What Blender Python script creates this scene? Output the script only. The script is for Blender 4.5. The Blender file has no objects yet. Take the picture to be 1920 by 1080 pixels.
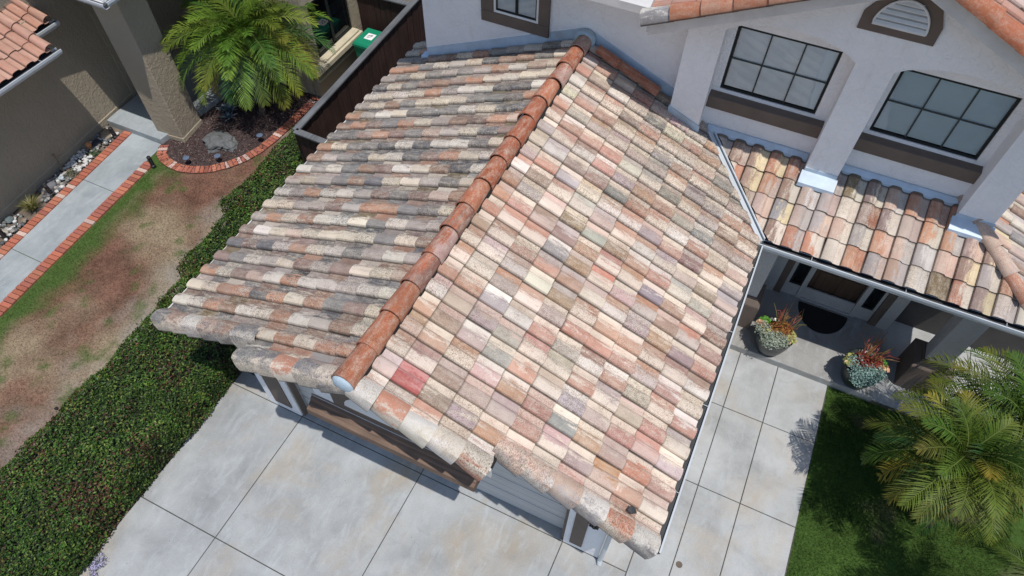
import bpy, bmesh, math, random
import numpy as np
from mathutils import Vector, Matrix, noise as mnoise

random.seed(7); rng = np.random.default_rng(7)
sc = bpy.context.scene
COL = sc.collection
R_ = math.radians

# ------------------------------------------------------------------ materials
def mat(name):
    m = bpy.data.materials.new(name); m.use_nodes = True
    nt = m.node_tree; b = nt.nodes['Principled BSDF']
    return m, nt, b

def N(nt, t, **kw):
    n = nt.nodes.new(t)
    for k, v in kw.items():
        if k.startswith('i_'):
            n.inputs[k[2:].replace('_', ' ')].default_value = v
        else:
            setattr(n, k, v)
    return n

def L(nt, a, b): nt.links.new(a, b)

def coords(nt, scale=(1, 1, 1), kind='Object', rot=(0, 0, 0)):
    tc = N(nt, 'ShaderNodeTexCoord'); mp = N(nt, 'ShaderNodeMapping')
    mp.inputs['Scale'].default_value = scale; mp.inputs['Rotation'].default_value = rot
    L(nt, tc.outputs[kind], mp.inputs['Vector'])
    return mp.outputs['Vector']

def noise(nt, vec, scale, detail=4, rough=.55, dist=0.):
    n = N(nt, 'ShaderNodeTexNoise'); n.inputs['Scale'].default_value = scale
    n.inputs['Detail'].default_value = detail; n.inputs['Roughness'].default_value = rough
    n.inputs['Distortion'].default_value = dist
    L(nt, vec, n.inputs['Vector'])
    return n.outputs['Fac']

def ramp(nt, fac, stops, interp='LINEAR'):
    r = N(nt, 'ShaderNodeValToRGB'); cr = r.color_ramp; cr.interpolation = interp
    while len(cr.elements) < len(stops): cr.elements.new(.5)
    for e, (p, c) in zip(cr.elements, stops):
        e.position = p; e.color = (c, c, c, 1) if isinstance(c, (int, float)) else (*c, 1)
    L(nt, fac, r.inputs['Fac'])
    return r.outputs['Color']

def mix(nt, fac, a, b, blend='MIX'):
    m = N(nt, 'ShaderNodeMix', data_type='RGBA', blend_type=blend)
    for inp, v in ((m.inputs[0], fac), (m.inputs[6], a), (m.inputs[7], b)):
        if isinstance(v, (int, float)): inp.default_value = v
        elif isinstance(v, tuple): inp.default_value = (*v, 1) if len(v) == 3 else v
        else: L(nt, v, inp)
    return m.outputs[2]

def mth(nt, op, a, b=0., c=None):
    m = N(nt, 'ShaderNodeMath', operation=op)
    for i, v in enumerate((a, b, c)):
        if v is None: continue
        if isinstance(v, (int, float)): m.inputs[i].default_value = v
        else: L(nt, v, m.inputs[i])
    return m.outputs[0]

def bump(nt, b, h, strength=.3, dist=.01):
    bp = N(nt, 'ShaderNodeBump'); bp.inputs['Strength'].default_value = strength
    bp.inputs['Distance'].default_value = dist
    L(nt, h, bp.inputs['Height']); L(nt, bp.outputs['Normal'], b.inputs['Normal'])

def simple(name, c, rough=.6, var=.12, scale=6., bmp=0., bscale=60., metal=0., spec=.5, dirt=None):
    m, nt, b = mat(name)
    v = coords(nt)
    n1 = noise(nt, v, scale, 5)
    lo = tuple(x * (1 - var) for x in c); hi = tuple(min(1, x * (1 + var)) for x in c)
    colr = ramp(nt, n1, [(.3, lo), (.7, hi)])
    if dirt:
        n2 = noise(nt, v, scale * .37, 6, .65)
        colr = mix(nt, ramp(nt, n2, [(.52, 0.), (.75, .8)]), colr, dirt)
    L(nt, colr, b.inputs['Base Color'])
    b.inputs['Roughness'].default_value = rough; b.inputs['Metallic'].default_value = metal
    b.inputs['Specular IOR Level'].default_value = spec
    if bmp:
        bump(nt, b, noise(nt, v, bscale, 3), bmp, .01)
    return m

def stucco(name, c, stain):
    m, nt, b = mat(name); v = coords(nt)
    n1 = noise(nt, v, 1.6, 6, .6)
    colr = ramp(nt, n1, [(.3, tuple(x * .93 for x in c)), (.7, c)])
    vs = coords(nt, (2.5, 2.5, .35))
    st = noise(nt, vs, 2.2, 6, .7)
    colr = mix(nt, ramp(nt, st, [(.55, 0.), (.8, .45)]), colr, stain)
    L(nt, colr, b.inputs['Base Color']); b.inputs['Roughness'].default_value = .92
    b.inputs['Specular IOR Level'].default_value = .15
    h1 = ramp(nt, noise(nt, v, 9, 3, .5, 1.2), [(.47, 0.), (.56, 1.)])
    h2 = noise(nt, v, 55, 3)
    h = mth(nt, 'ADD', mth(nt, 'MULTIPLY', h1, .8), h2)
    bump(nt, b, h, .55, .012)
    return m

def attr_mat(name, rough=.7, spec=.3, nscale=0., namp=.25, trans=0.):
    m, nt, b = mat(name)
    a = N(nt, 'ShaderNodeAttribute'); a.attribute_name = 'col'
    colr = a.outputs['Color']
    if nscale:
        n1 = noise(nt, coords(nt), nscale, 4)
        colr = mix(nt, 1., colr, ramp(nt, n1, [(.25, 1 - namp), (.75, 1 + namp)]), 'MULTIPLY')
    L(nt, colr, b.inputs['Base Color']); b.inputs['Roughness'].default_value = rough
    b.inputs['Specular IOR Level'].default_value = spec
    if trans:
        tr = N(nt, 'ShaderNodeBsdfTranslucent'); L(nt, colr, tr.inputs['Color'])
        ms = N(nt, 'ShaderNodeMixShader'); ms.inputs[0].default_value = trans
        out = nt.nodes['Material Output']
        L(nt, b.outputs[0], ms.inputs[1]); L(nt, tr.outputs[0], ms.inputs[2]); L(nt, ms.outputs[0], out.inputs['Surface'])
    return m

def tile_mat(name):
    """clay roof tile: two colours per tile streaked along the slope, lichen speckle, pale bloom"""
    m, nt, b = mat(name)
    def at(n):
        a = N(nt, 'ShaderNodeAttribute'); a.attribute_name = n; return a
    ca, cb = at('cola'), at('colb'); tl = at('tloc')   # tloc: u in tile, v in tile, lichen
    sep = N(nt, 'ShaderNodeSeparateColor'); L(nt, tl.outputs['Color'], sep.inputs[0])
    u, vv, li = sep.outputs[0], sep.outputs[1], sep.outputs[2]
    uv = N(nt, 'ShaderNodeUVMap'); uv.uv_map = 'UVMap'
    mp = N(nt, 'ShaderNodeMapping'); mp.inputs['Scale'].default_value = (14, 3.2, 1); L(nt, uv.outputs[0], mp.inputs[0])
    s1 = noise(nt, mp.outputs[0], 1., 5, .6, .4)
    fine = noise(nt, uv.outputs[0], 38, 5, .7)
    t = mth(nt, 'ADD', mth(nt, 'ADD', u, mth(nt, 'MULTIPLY', mth(nt, 'SUBTRACT', s1, .5), 2.1)),
            mth(nt, 'MULTIPLY', mth(nt, 'SUBTRACT', fine, .5), 1.0))
    t = ramp(nt, t, [(.34, 0.), (.68, 1.)])
    colr = mix(nt, t, ca.outputs['Color'], cb.outputs['Color'])
    # pale cement bloom, scuffed
    mp2 = N(nt, 'ShaderNodeMapping'); mp2.inputs['Scale'].default_value = (19, 5, 1); L(nt, uv.outputs[0], mp2.inputs[0])
    blm = mth(nt, 'ADD', mth(nt, 'MULTIPLY', noise(nt, mp2.outputs[0], 1., 6, .7), .65), mth(nt, 'MULTIPLY', fine, .35))
    colr = mix(nt, mth(nt, 'MULTIPLY', ramp(nt, blm, [(.46, 0.), (.62, .75)]), mth(nt, 'ADD', .12, mth(nt, 'MULTIPLY', li, 1.35))), colr, (.62, .555, .45))
    g = noise(nt, uv.outputs[0], 130, 4, .65)
    colr = mix(nt, 1., colr, ramp(nt, g, [(.25, .70), (.75, 1.22)]), 'MULTIPLY')
    # lichen: coarse mask times fine speckle
    lm = noise(nt, uv.outputs[0], 4.5, 4, .6)
    lmask = ramp(nt, mth(nt, 'ADD', mth(nt, 'MULTIPLY', li, 1.), mth(nt, 'SUBTRACT', lm, .5)), [(.14, 0.), (.58, 1.)])
    sp = mth(nt, 'ADD', mth(nt, 'MULTIPLY', noise(nt, uv.outputs[0], 75, 5, .85), .78), mth(nt, 'MULTIPLY', noise(nt, uv.outputs[0], 19, 5, .7), .22))
    spk = ramp(nt, sp, [(.48, 0.), (.56, 1.)])
    dk = mix(nt, 1., colr, (.40, .325, .27), 'MULTIPLY')
    dk = mix(nt, ramp(nt, li, [(.55, 0.), (.95, .9)]), dk, (.055, .052, .05))
    colr = mix(nt, mth(nt, 'MULTIPLY', mth(nt, 'MULTIPLY', lmask, spk), .95), colr, dk)
    yl = noise(nt, uv.outputs[0], 7, 3, .5)
    colr = mix(nt, mth(nt, 'MULTIPLY', ramp(nt, yl, [(.66, 0.), (.78, .5)]), lmask), colr, (.34, .28, .12))
    # dark band where the next course laps over
    colr = mix(nt, ramp(nt, vv, [(.83, 0.), (.90, .8)]), colr, (.09, .075, .06))
    wz = noise(nt, uv.outputs[0], 1.1, 4, .6)
    colr = mix(nt, 1., colr, ramp(nt, wz, [(.3, .84), (.7, 1.1)]), 'MULTIPLY')
    mp3 = N(nt, 'ShaderNodeMapping'); mp3.inputs['Scale'].default_value = (9, .8, 1); L(nt, uv.outputs[0], mp3.inputs[0])
    run = noise(nt, mp3.outputs[0], 1., 5, .65)
    colr = mix(nt, ramp(nt, run, [(.56, 0.), (.76, .42)]), colr, (.20, .155, .125))
    colr = mix(nt, ramp(nt, u, [(.935, 0.), (.97, .85)]), colr, (.045, .037, .032))  # shadow gap of the side lap, painted along the pan edge
    L(nt, colr, b.inputs['Base Color']); b.inputs['Roughness'].default_value = .88
    b.inputs['Specular IOR Level'].default_value = .25
    bump(nt, b, mth(nt, 'ADD', fine, mth(nt, 'MULTIPLY', g, .7)), .35, .006)
    return m

def concrete(name, c=(.338, .348, .346), warm=(.385, .315, .225)):
    m, nt, b = mat(name); v = coords(nt)
    n1 = noise(nt, v, 1.1, 7, .62, .3)
    colr = ramp(nt, n1, [(.3, tuple(x * .74 for x in c)), (.5, c), (.7, tuple(x * 1.22 for x in c))])
    n2 = noise(nt, v, .75, 5, .6, .5)
    colr = mix(nt, ramp(nt, n2, [(.50, 0.), (.74, .75)]), colr, warm)
    n4 = noise(nt, coords(nt, (1, 1, 1), rot=(0, 0, .6)), 3.1, 6, .7, .8)
    colr = mix(nt, ramp(nt, n4, [(.54, 0.), (.76, .5)]), colr, (.25, .255, .25))
    n5 = noise(nt, coords(nt, (1, .35, 1)), 5.5, 6, .75, .6)
    colr = mix(nt, ramp(nt, n5, [(.50, 0.), (.72, .6)]), colr, (.445, .47, .48))
    n3 = noise(nt, v, 70, 4, .7)
    colr = mix(nt, 1., colr, ramp(nt, n3, [(.25, .82), (.75, 1.12)]), 'MULTIPLY')
    vo = N(nt, 'ShaderNodeTexVoronoi'); vo.inputs['Scale'].default_value = 3.3; L(nt, v, vo.inputs['Vector'])
    colr = mix(nt, ramp(nt, vo.outputs['Distance'], [(.018, .8), (.032, 0.)]), colr, (.13, .12, .11))
    L(nt, colr, b.inputs['Base Color']); b.inputs['Roughness'].default_value = .85
    b.inputs['Specular IOR Level'].default_value = .2
    bump(nt, b, n3, .15, .004)
    return m

def wood(name, c, axis=0, dark=.55, rough=.7):
    m, nt, b = mat(name)
    s = [28, 28, 28]; s[axis] = 1.3
    n1 = noise(nt, coords(nt, tuple(s)), 1., 6, .65, .4)
    n2 = noise(nt, coords(nt), 2.0, 4)
    colr = ramp(nt, n1, [(.3, tuple(x * dark for x in c)), (.7, c)])
    colr = mix(nt, 1., colr, ramp(nt, n2, [(.3, .75), (.7, 1.15)]), 'MULTIPLY')
    L(nt, colr, b.inputs['Base Color']); b.inputs['Roughness'].default_value = rough
    b.inputs['Specular IOR Level'].default_value = .25
    bump(nt, b, n1, .3, .005)
    return m

def glass(name, tint=(.55, .62, .65), refl=.9):
    m, nt, b = mat(name); out = nt.nodes['Material Output']
    tr = N(nt, 'ShaderNodeBsdfTransparent'); tr.inputs[0].default_value = (*tint, 1)
    gl = N(nt, 'ShaderNodeBsdfGlossy'); gl.inputs['Roughness'].default_value = .015
    gl.inputs[0].default_value = (.92, .96, 1, 1)
    bp = N(nt, 'ShaderNodeBump'); bp.inputs['Strength'].default_value = .05; bp.inputs['Distance'].default_value = .02
    L(nt, noise(nt, coords(nt), 3., 2), bp.inputs['Height']); L(nt, bp.outputs[0], gl.inputs['Normal'])
    fr = N(nt, 'ShaderNodeFresnel'); fr.inputs[0].default_value = 1.55
    f2 = mth(nt, 'ADD', mth(nt, 'MULTIPLY', fr.outputs[0], refl), .02)
    ms = N(nt, 'ShaderNodeMixShader'); L(nt, f2, ms.inputs[0]); L(nt, tr.outputs[0], ms.inputs[1]); L(nt, gl.outputs[0], ms.inputs[2])
    L(nt, ms.outputs[0], out.inputs['Surface'])
    return m

M = {}
M['tile'] = tile_mat('clay_roof_tile')
M['stucco'] = stucco('white_stucco', (.83, .82, .82), (.60, .53, .47))
M['stuccoshade'] = stucco('shaded_white_stucco', (.46, .45, .435), (.36, .32, .28))  # darker copy of the white stucco, porch shade put into the colour
M['tan'] = stucco('tan_stucco', (.37, .315, .235), (.28, .24, .18))
M['white'] = simple('white_paint', (.70, .70, .69), .6, .06, 4, .1, 40, dirt=(.5, .47, .43))
M['fascia'] = simple('fascia_paint', (.60, .58, .555), .7, .1, 3, .25, 50, dirt=(.42, .38, .34))
M['gutter'] = simple('gutter_metal', (.50, .535, .56), .35, .06, 3, 0, 40, spec=.6, dirt=(.42, .42, .42))
M['gutter_in'] = simple('gutter_inside', (.05, .052, .055), .8, .3, 5)
M['flash'] = simple('painted_flashing', (.46, .56, .66), .45, .12, 4, .1, 30, dirt=(.35, .37, .38))
M['mortar'] = simple('blue_grey_mortar', (.40, .49, .55), .85, .12, 9, .4, 70)
M['door'] = simple('garage_door_paint', (.46, .465, .465), .55, .04, 2, 0)
M['brown'] = simple('brown_trim', (.13, .098, .078), .75, .12, 4, .4, 70)
M['ledge'] = wood('weathered_brown_wood', (.235, .155, .112), 0, .5)
M['dkwood'] = wood('dark_fence_wood', (.062, .034, .027), 2, .45)
M['cap'] = wood('grey_fence_cap', (.17, .175, .18), 1, .55)
M['doorwood'] = wood('front_door_wood', (.10, .062, .042), 2, .6, .5)
M['black'] = simple('black_metal', (.018, .018, .019), .5, .2, 8)
M['winblack'] = simple('dark_bronze_frame', (.015, .018, .018), .6, .2, 8, spec=.25)
M['muntin'] = simple('grey_muntin', (.05, .058, .055), .7, .1, 8, spec=.2)
M['glass'] = glass('window_glass', (.82, .87, .90), 1.0)
M['glass_dark'] = glass('dark_window_glass', (.35, .42, .46), .55)
M['blind'] = simple('white_blind', (.82, .83, .82), .7, .04, 3)
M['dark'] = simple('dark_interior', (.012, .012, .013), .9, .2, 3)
M['void'] = simple('tile_underlay', (.010, .010, .011), .9, .2, 3)
M['concrete'] = concrete('driveway_concrete')
M['path'] = concrete('walk_concrete', (.385, .39, .38), (.43, .36, .275))
M['nbpath'] = concrete('grey_path_concrete', (.315, .35, .365), (.31, .325, .32))
M['joint'] = simple('joint_dirt', (.075, .075, .062), .95, .4, 20)
M['soil'] = simple('soil', (.15, .12, .095), .95, .3, 5, .5, 40)
M['mulchsoil'] = simple('mulch_soil', (.05, .034, .032), .95, .4, 12, .5, 40)
M['attr'] = attr_mat('mixed_ground', .95, .1, 30, .35)
M['blade'] = attr_mat('grass_blade', .75, .2, 0, 0, .2)
M['leaf'] = attr_mat('hedge_leaf', .5, .32, 0, 0, .15)
M['frond'] = attr_mat('palm_frond', .5, .16, 0, 0, .16)
M['plant'] = attr_mat('plant_leaf', .55, .35, 0, 0, .1)
M['stone'] = attr_mat('stone', .85, .25, 25, .3)
M['brick'] = attr_mat('red_brick', .88, .2, 45, .25)
M['chips'] = attr_mat('bark_chip', .9, .15, 0, 0)
M['green'] = simple('green_plastic', (.008, .22, .115), .4, .08, 3)
M['sticker'] = simple('white_sticker', (.78, .79, .78), .5, .03, 3)
M['trunk'] = simple('palm_trunk_bark', (.075, .06, .048), .95, .4, 14, .8, 25)
M['orangeclay'] = simple('orange_clay', (.42, .19, .08), .8, .15, 12)
M['mat'] = simple('door_mat_rubber', (.008, .008, .009), .95, .3, 40, .3, 90)
M['pot'] = simple('dark_green_pot', (.018, .025, .023), .3, .2, 6)
M['solar'] = simple('solar_disc', (.16, .22, .32), .18, .1, 6, metal=.3)

# ------------------------------------------------------------------ objects
def tag(o, label=None, cat=None, group=None, kind=None):
    if label: o['label'] = label
    if cat: o['category'] = cat
    if group: o['group'] = group
    if kind: o['kind'] = kind
    return o

def thing(name, label, cat, loc=(0, 0, 0), group=None):
    o = bpy.data.objects.new(name, None); COL.objects.link(o)
    o.location = loc; o.empty_display_size = .2
    return tag(o, label, cat, group)

def wpos(o):
    p = Vector((0, 0, 0))
    while o is not None:
        p += Vector(o.location); o = o.parent
    return p

def mk(name, verts, faces, m, parent=None, cols=None, smooth=False, bevel=0., label=None):
    """one mesh object; verts are world coordinates"""
    v = np.asarray(verts, float)
    if parent is not None:
        v = v - np.array(wpos(parent))
    me = bpy.data.meshes.new(name)
    me.from_pydata([tuple(p) for p in v.tolist()], [], [list(f) for f in faces])
    if cols is not None:
        a = me.attributes.new('col', 'FLOAT_COLOR', 'POINT')
        c = np.ones((len(v), 4), np.float32); c[:, :3] = np.asarray(cols, np.float32)[:, :3]
        a.data.foreach_set('color', c.ravel())
    mm = M[m] if isinstance(m, str) else m
    me.materials.append(mm)
    if smooth:
        me.polygons.foreach_set('use_smooth', [True] * len(me.polygons))
    me.update()
    o = bpy.data.objects.new(name, me); COL.objects.link(o)
    if parent is not None: o.parent = parent
    if bevel:
        b = o.modifiers.new('bevel', 'BEVEL'); b.width = bevel; b.segments = 2; b.limit_method = 'ANGLE'
    if label: o['label'] = label
    return o

class MB:
    def __init__(s): s.v = []; s.f = []; s.c = []
    def add(s, vs, fs, col=None):
        n = len(s.v); s.v += [tuple(map(float, p)) for p in vs]
        s.f += [tuple(i + n for i in f) for f in fs]
        s.c += [col or (1, 1, 1)] * len(vs); return s
    def box(s, x0, x1, y0, y1, z0, z1, col=None):
        vs = [(x, y, z) for z in (z0, z1) for y in (y0, y1) for x in (x0, x1)]
        return s.add(vs, [(0, 2, 3, 1), (4, 5, 7, 6), (0, 1, 5, 4), (2, 6, 7, 3), (0, 4, 6, 2), (1, 3, 7, 5)], col)
    def hexa(s, b, t, col=None):
        """bottom quad b and top quad t (ccw seen from above)"""
        return s.add(list(b) + list(t), [(3, 2, 1, 0), (4, 5, 6, 7), (0, 1, 5, 4), (1, 2, 6, 5), (2, 3, 7, 6), (3, 0, 4, 7)], col)
    def prism(s, poly, d, col=None):
        n = len(poly); d = Vector(d)
        vs = [Vector(p) for p in poly] + [Vector(p) + d for p in poly]
        return s.add(vs, [tuple(range(n))[::-1], tuple(range(n, 2 * n))] + [(i, (i + 1) % n, n + (i + 1) % n, n + i) for i in range(n)], col)
    def tube(s, pts, rs, n=8, col=None, cap=True):
        pts = [Vector(p) for p in pts]
        if isinstance(rs, (int, float)): rs = [rs] * len(pts)
        vs = []; prev = None
        for i, p in enumerate(pts):
            t = (pts[min(i + 1, len(pts) - 1)] - pts[max(i - 1, 0)]).normalized()
            if prev is None: a = t.orthogonal().normalized()
            else: a = (prev - t * prev.dot(t)).normalized()
            prev = a; b = t.cross(a)
            vs += [p + (a * math.cos(2 * math.pi * k / n) + b * math.sin(2 * math.pi * k / n)) * rs[i] for k in range(n)]
        fs = [(i * n + k, i * n + (k + 1) % n, (i + 1) * n + (k + 1) % n, (i + 1) * n + k) for i in range(len(pts) - 1) for k in range(n)]
        if cap: fs += [tuple(range(n))[::-1], tuple((len(pts) - 1) * n + k for k in range(n))]
        return s.add(vs, fs, col)
    def lathe(s, c, prof, n=24, col=None):
        vs = [(c[0] + r * math.cos(2 * math.pi * k / n), c[1] + r * math.sin(2 * math.pi * k / n), c[2] + z) for r, z in prof for k in range(n)]
        fs = [(i * n + k, i * n + (k + 1) % n, (i + 1) * n + (k + 1) % n, (i + 1) * n + k) for i in range(len(prof) - 1) for k in range(n)]
        fs += [tuple(range(n))[::-1], tuple((len(prof) - 1) * n + k for k in range(n))]
        return s.add(vs, fs, col)
    def build(s, name, m, parent=None, **kw):
        use = kw.pop('vcol', False)
        return mk(name, s.v, s.f, m, parent, cols=s.c if use else None, **kw)

def struct(o): o['kind'] = 'structure'; return o

# ------------------------------------------------------------------ tile fields
CREAM = (.63, .55, .455); PINK = (.50, .38, .325); TERRA = (.45, .21, .135); BROWN = (.33, .215, .165)
LILAC = (.43, .378, .352); GREY = (.24, .228, .225); CHAR = (.15, .148, .16); OLIVE = (.235, .175, .105); PALE = (.63, .585, .53)
RUST = (.46, .262, .185); DUST = (.42, .345, .305); RED = (.40, .115, .10); PURP = (.29, .205, .185); ORANGE = (.43, .145, .075); PEACH = (.58, .41, .32)
def jit(c, a=.08):
    k = 1 + rng.normal(0, a); return tuple(max(0., min(1., x * k * (1 + rng.normal(0, a * .12)))) for x in c)
def pick(opts):
    ks = [o[0] for o in opts]; w = np.array([o[1] for o in opts], float); w /= w.sum()
    return jit(ks[rng.choice(len(ks), p=w)])

def profile(n=13):
    """S tile cross-section: a barrel roll then a shallow pan, over u in 0..1"""
    us, hs = [], []
    for i in range(n):
        t = i / (n - 1)
        if t < .62:
            a = t / .62; us.append(.58 * (.5 - .5 * math.cos(math.pi * a))); hs.append(.018 + .042 * math.sin(math.pi * a) ** .75 if 0 < a < 1 else (.018 if a == 0 else .008))
        else:
            a = (t - .62) / .38; us.append(.58 + .42 * a); hs.append(.008 - .010 * math.sin(math.pi * a) - .006 * a)
    return np.array(us), np.array(hs)

class TileMesh:
    def __init__(s): s.v = []; s.f = []; s.a = []; s.b = []; s.t = []; s.uv = []; s.n = 0
    def add(s, V, F, ca, cb, tl, uv):
        s.v.append(V); s.f += [tuple(i + s.n for i in f) for f in F]; s.n += len(V)
        s.a.append(np.tile(ca, (len(V), 1))); s.b.append(np.tile(cb, (len(V), 1))); s.t.append(tl); s.uv.append(uv)
    def build(s, name, parent, clips=(), m='tile', label=None):
        v = np.concatenate(s.v); base = np.array(wpos(parent)) if parent else np.zeros(3)
        me = bpy.data.meshes.new(name); me.from_pydata([tuple(p) for p in (v - base).tolist()], [], s.f)
        for nm, arr in (('cola', s.a), ('colb', s.b), ('tloc', s.t)):
            at = me.attributes.new(nm, 'FLOAT_COLOR', 'POINT')
            c = np.ones((len(v), 4), np.float32); c[:, :3] = np.concatenate(arr); at.data.foreach_set('color', c.ravel())
        ul = me.uv_layers.new(name='UVMap'); uv = np.concatenate(s.uv).astype(np.float32)
        idx = np.empty(len(me.loops), np.int32); me.loops.foreach_get('vertex_index', idx)
        ul.data.foreach_set('uv', uv[idx].ravel())
        me.materials.append(M[m]); me.update()
        if clips:
            bm = bmesh.new(); bm.from_mesh(me)
            for co, no in clips:   # keep the side the normal points away from
                bmesh.ops.bisect_plane(bm, geom=bm.verts[:] + bm.edges[:] + bm.faces[:], plane_co=Vector(co) - Vector(base), plane_no=Vector(no), clear_outer=True)
            bm.to_mesh(me); bm.free()
        me.polygons.foreach_set('use_smooth', [True] * len(me.polygons))
        me.set_sharp_from_angle(angle=R_(38))
        o = bpy.data.objects.new(name, me); COL.objects.link(o); o.parent = parent
        if label: o['label'] = label
        return o

US, HS = profile()
def s_tile(tm, org, ud, sd, nr, w, ex, ca, cb, lichen, uvo):
    """one tile; org: nose-left corner on the roof plane"""
    tilt = rng.normal(0, .003); tw = rng.normal(0, .004); over = .045
    n = len(US); svals = [0., ex * .5, ex + over]; lift = [.028, .017, .003]
    V, T, UVs = [], [], []
    du = rng.normal(0, .0025); ds = rng.normal(0, .004)
    def put(u, h, s_, vloc):
        V.append(org + ud * (u * w + du + tw * (s_ / ex)) + sd * (s_ + ds) + nr * (h + tilt))
        T.append((u, vloc, lichen)); UVs.append((uvo[0] + u * w, uvo[1] + s_))
    for s_, lf in zip(svals, lift):
        for u, h in zip(US, HS): put(u, h + lf, s_, s_ / (ex + over) * (1 if s_ < ex else 1.0) if s_ <= ex else 1.)
    for u, h in zip(US, HS): put(u, h + lift[0] - .017, .001, 0.)       # nose thickness
    put(0., HS[0] + lift[0] - .026, 0., 0.); put(0., HS[0] + lift[2] - .026, ex + over, .5)     # side lip
    F = []
    for r in range(2):
        for i in range(n - 1): F.append((r * n + i, r * n + i + 1, (r + 1) * n + i + 1, (r + 1) * n + i))
    for i in range(n - 1): F.append((3 * n + i, 3 * n + i + 1, i + 1, i))
    F.append((4 * n, 0, 2 * n, 4 * n + 1))
    tm.add(np.array(V), F, ca, cb, np.array(T), np.array(UVs))

def barrel(tm, p0, p1, up, r0, r1, ca, cb, lichen, a0=-95, a1=95, n=12, thick=.016, squash=1.):
    """half-barrel tile from nose p0 (radius r0) to head p1 (radius r1)"""
    p0, p1, up = map(lambda q: np.array(q, float), (p0, p1, up)); ax = (p1 - p0); ln = np.linalg.norm(ax); ax /= ln
    up = up - ax * up.dot(ax); up /= np.linalg.norm(up); sd = np.cross(ax, up)
    V, T, UVs = [], [], []; off = rng.uniform(0, 20, 2)
    rows = [(0., r0), (.5, (r0 + r1) / 2), (1., r1)]
    for t, r in rows + [(0.001, r0 - thick)]:
        for k in range(n + 1):
            a = R_(a0 + (a1 - a0) * k / n)
            V.append(p0 + ax * ln * t + up * math.cos(a) * r * squash + sd * math.sin(a) * r)
            T.append((k / n, min(t, .75), lichen)); UVs.append((off[0] + k / n * .35, off[1] + t * ln))
    m_ = n + 1; F = []
    for r in range(2):
        for k in range(n): F.append((r * m_ + k, r * m_ + k + 1, (r + 1) * m_ + k + 1, (r + 1) * m_ + k))
    for k in range(n): F.append((3 * m_ + k, 3 * m_ + k + 1, k + 1, k))
    tm.add(np.array(V), F, ca, cb, np.array(T), np.array(UVs))

def rake_piece(tm, org, ud, sd, nr, ex, ca, cb, lichen, out=1.):
    """L-shaped verge tile: rolls over the edge and hangs down; ud points into the roof"""
    prof = [(.15, .040), (.10, .078), (.045, .098), (-.01, .098), (-.055, .075), (-.080, .035), (-.088, -.015), (-.088, -.065), (-.084, -.108)]
    V, T, UVs = [], [], []; off = rng.uniform(0, 20, 2); ln = ex + .05; jt = rng.normal(0, .004); yaw = rng.normal(0, .011)
    for t, lf in ((0., .046), (.5, .022), (1., -.002), (.002, .026)):
        for k, (a, h) in enumerate(prof):
            g = -.008 if t in (1.,) else 0.
            V.append(org + ud * (a * out + jt + yaw * t - g * (1 if a < 0 else 0) - (.034 * (1 - t) if a < .03 else .01 * (1 - t))) + sd * (t * ln) + nr * (h + lf - (.05 * (1 - t) if a < -.06 else 0)))
            T.append((k / 8, min(t, .7), lichen)); UVs.append((off[0] + k * .035, off[1] + t * ln))
    m_ = len(prof); F = []
    for r in range(2):
        for k in range(m_ - 1): F.append((r * m_ + k, r * m_ + k + 1, (r + 1) * m_ + k + 1, (r + 1) * m_ + k))
    for k in range(m_ - 1): F.append((3 * m_ + k, 3 * m_ + k + 1, k + 1, k))
    tm.add(np.array(V), F, ca, cb, np.array(T), np.array(UVs))

def A3(*p): return np.array(p, float)

# ================================================================== SETTING
S = .42; RX = 2.3; ZR = 4.2; SL = math.sqrt(1 + S * S)
EX = .365; W = .30
g = MB(); g.add([(-400, -400, -.03), (400, -400, -.03), (400, 400, -.03), (-400, 400, -.03)], [(0, 1, 2, 3)])
struct(g.build('ground', 'soil'))

def slabs(name, m, xs, ys, z1=0., th=.1, gap=.007, skip=()):
    b = MB()
    for i in range(len(xs) - 1):
        for j in range(len(ys) - 1):
            if (i, j) in skip: continue
            b.box(xs[i] + gap, xs[i + 1] - gap, ys[j] + gap, ys[j + 1] - gap, z1 - th, z1 + rng.uniform(-.002, .002))
    return struct(b.build(name, m, bevel=.006))
j_ = MB(); j_.box(-1.5, 8.13, -9, 7.3, -.09, -.012); struct(j_.build('joint_bed', 'joint'))
slabs('driveway', 'concrete', [-1.5, 0., 2.36, 4.88, 5.93, 8.1], [-9, -6.3, -2.27, .0, .3], skip=((3, 3), (4, 2), (4, 3)))
slabs('walkway', 'path', [5.44, 6.53, 7.225, 8.115], [-2.255, .21, 1.785, 3.35, 4.58], skip=((0, 0), (0, 1)))
mb = MB(); mb.box(5.937, 6.523, -2.255, 1.778, -.1, .001); mb.box(5.45, 5.923, .007, 1.778, -.1, 0.0)
struct(mb.build('walkway', 'path', bevel=.006))
# porch floor with a step, patio to its right
M['porch'] = concrete('porch_concrete', (.31, .305, .29), (.29, .26, .215))
mb = MB(); mb.box(5.5, 8.85, 4.57, 6.6, -.1, .15); struct(mb.build('porch_floor', 'porch', bevel=.012))
slabs('patio', 'path', [8.858, 10.4, 12.2, 14.5], [4.62, 6.6], z1=.0)

# ================================================================== HOUSE
HL = 'white stucco two-storey house with a mottled clay-tile garage roof in front'
house = thing('house', HL, 'house', (2.4, 0, 0))
T_IN = .07     # deck below the tile plane
def zp(x): return ZR - S * abs(x - RX)

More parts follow.
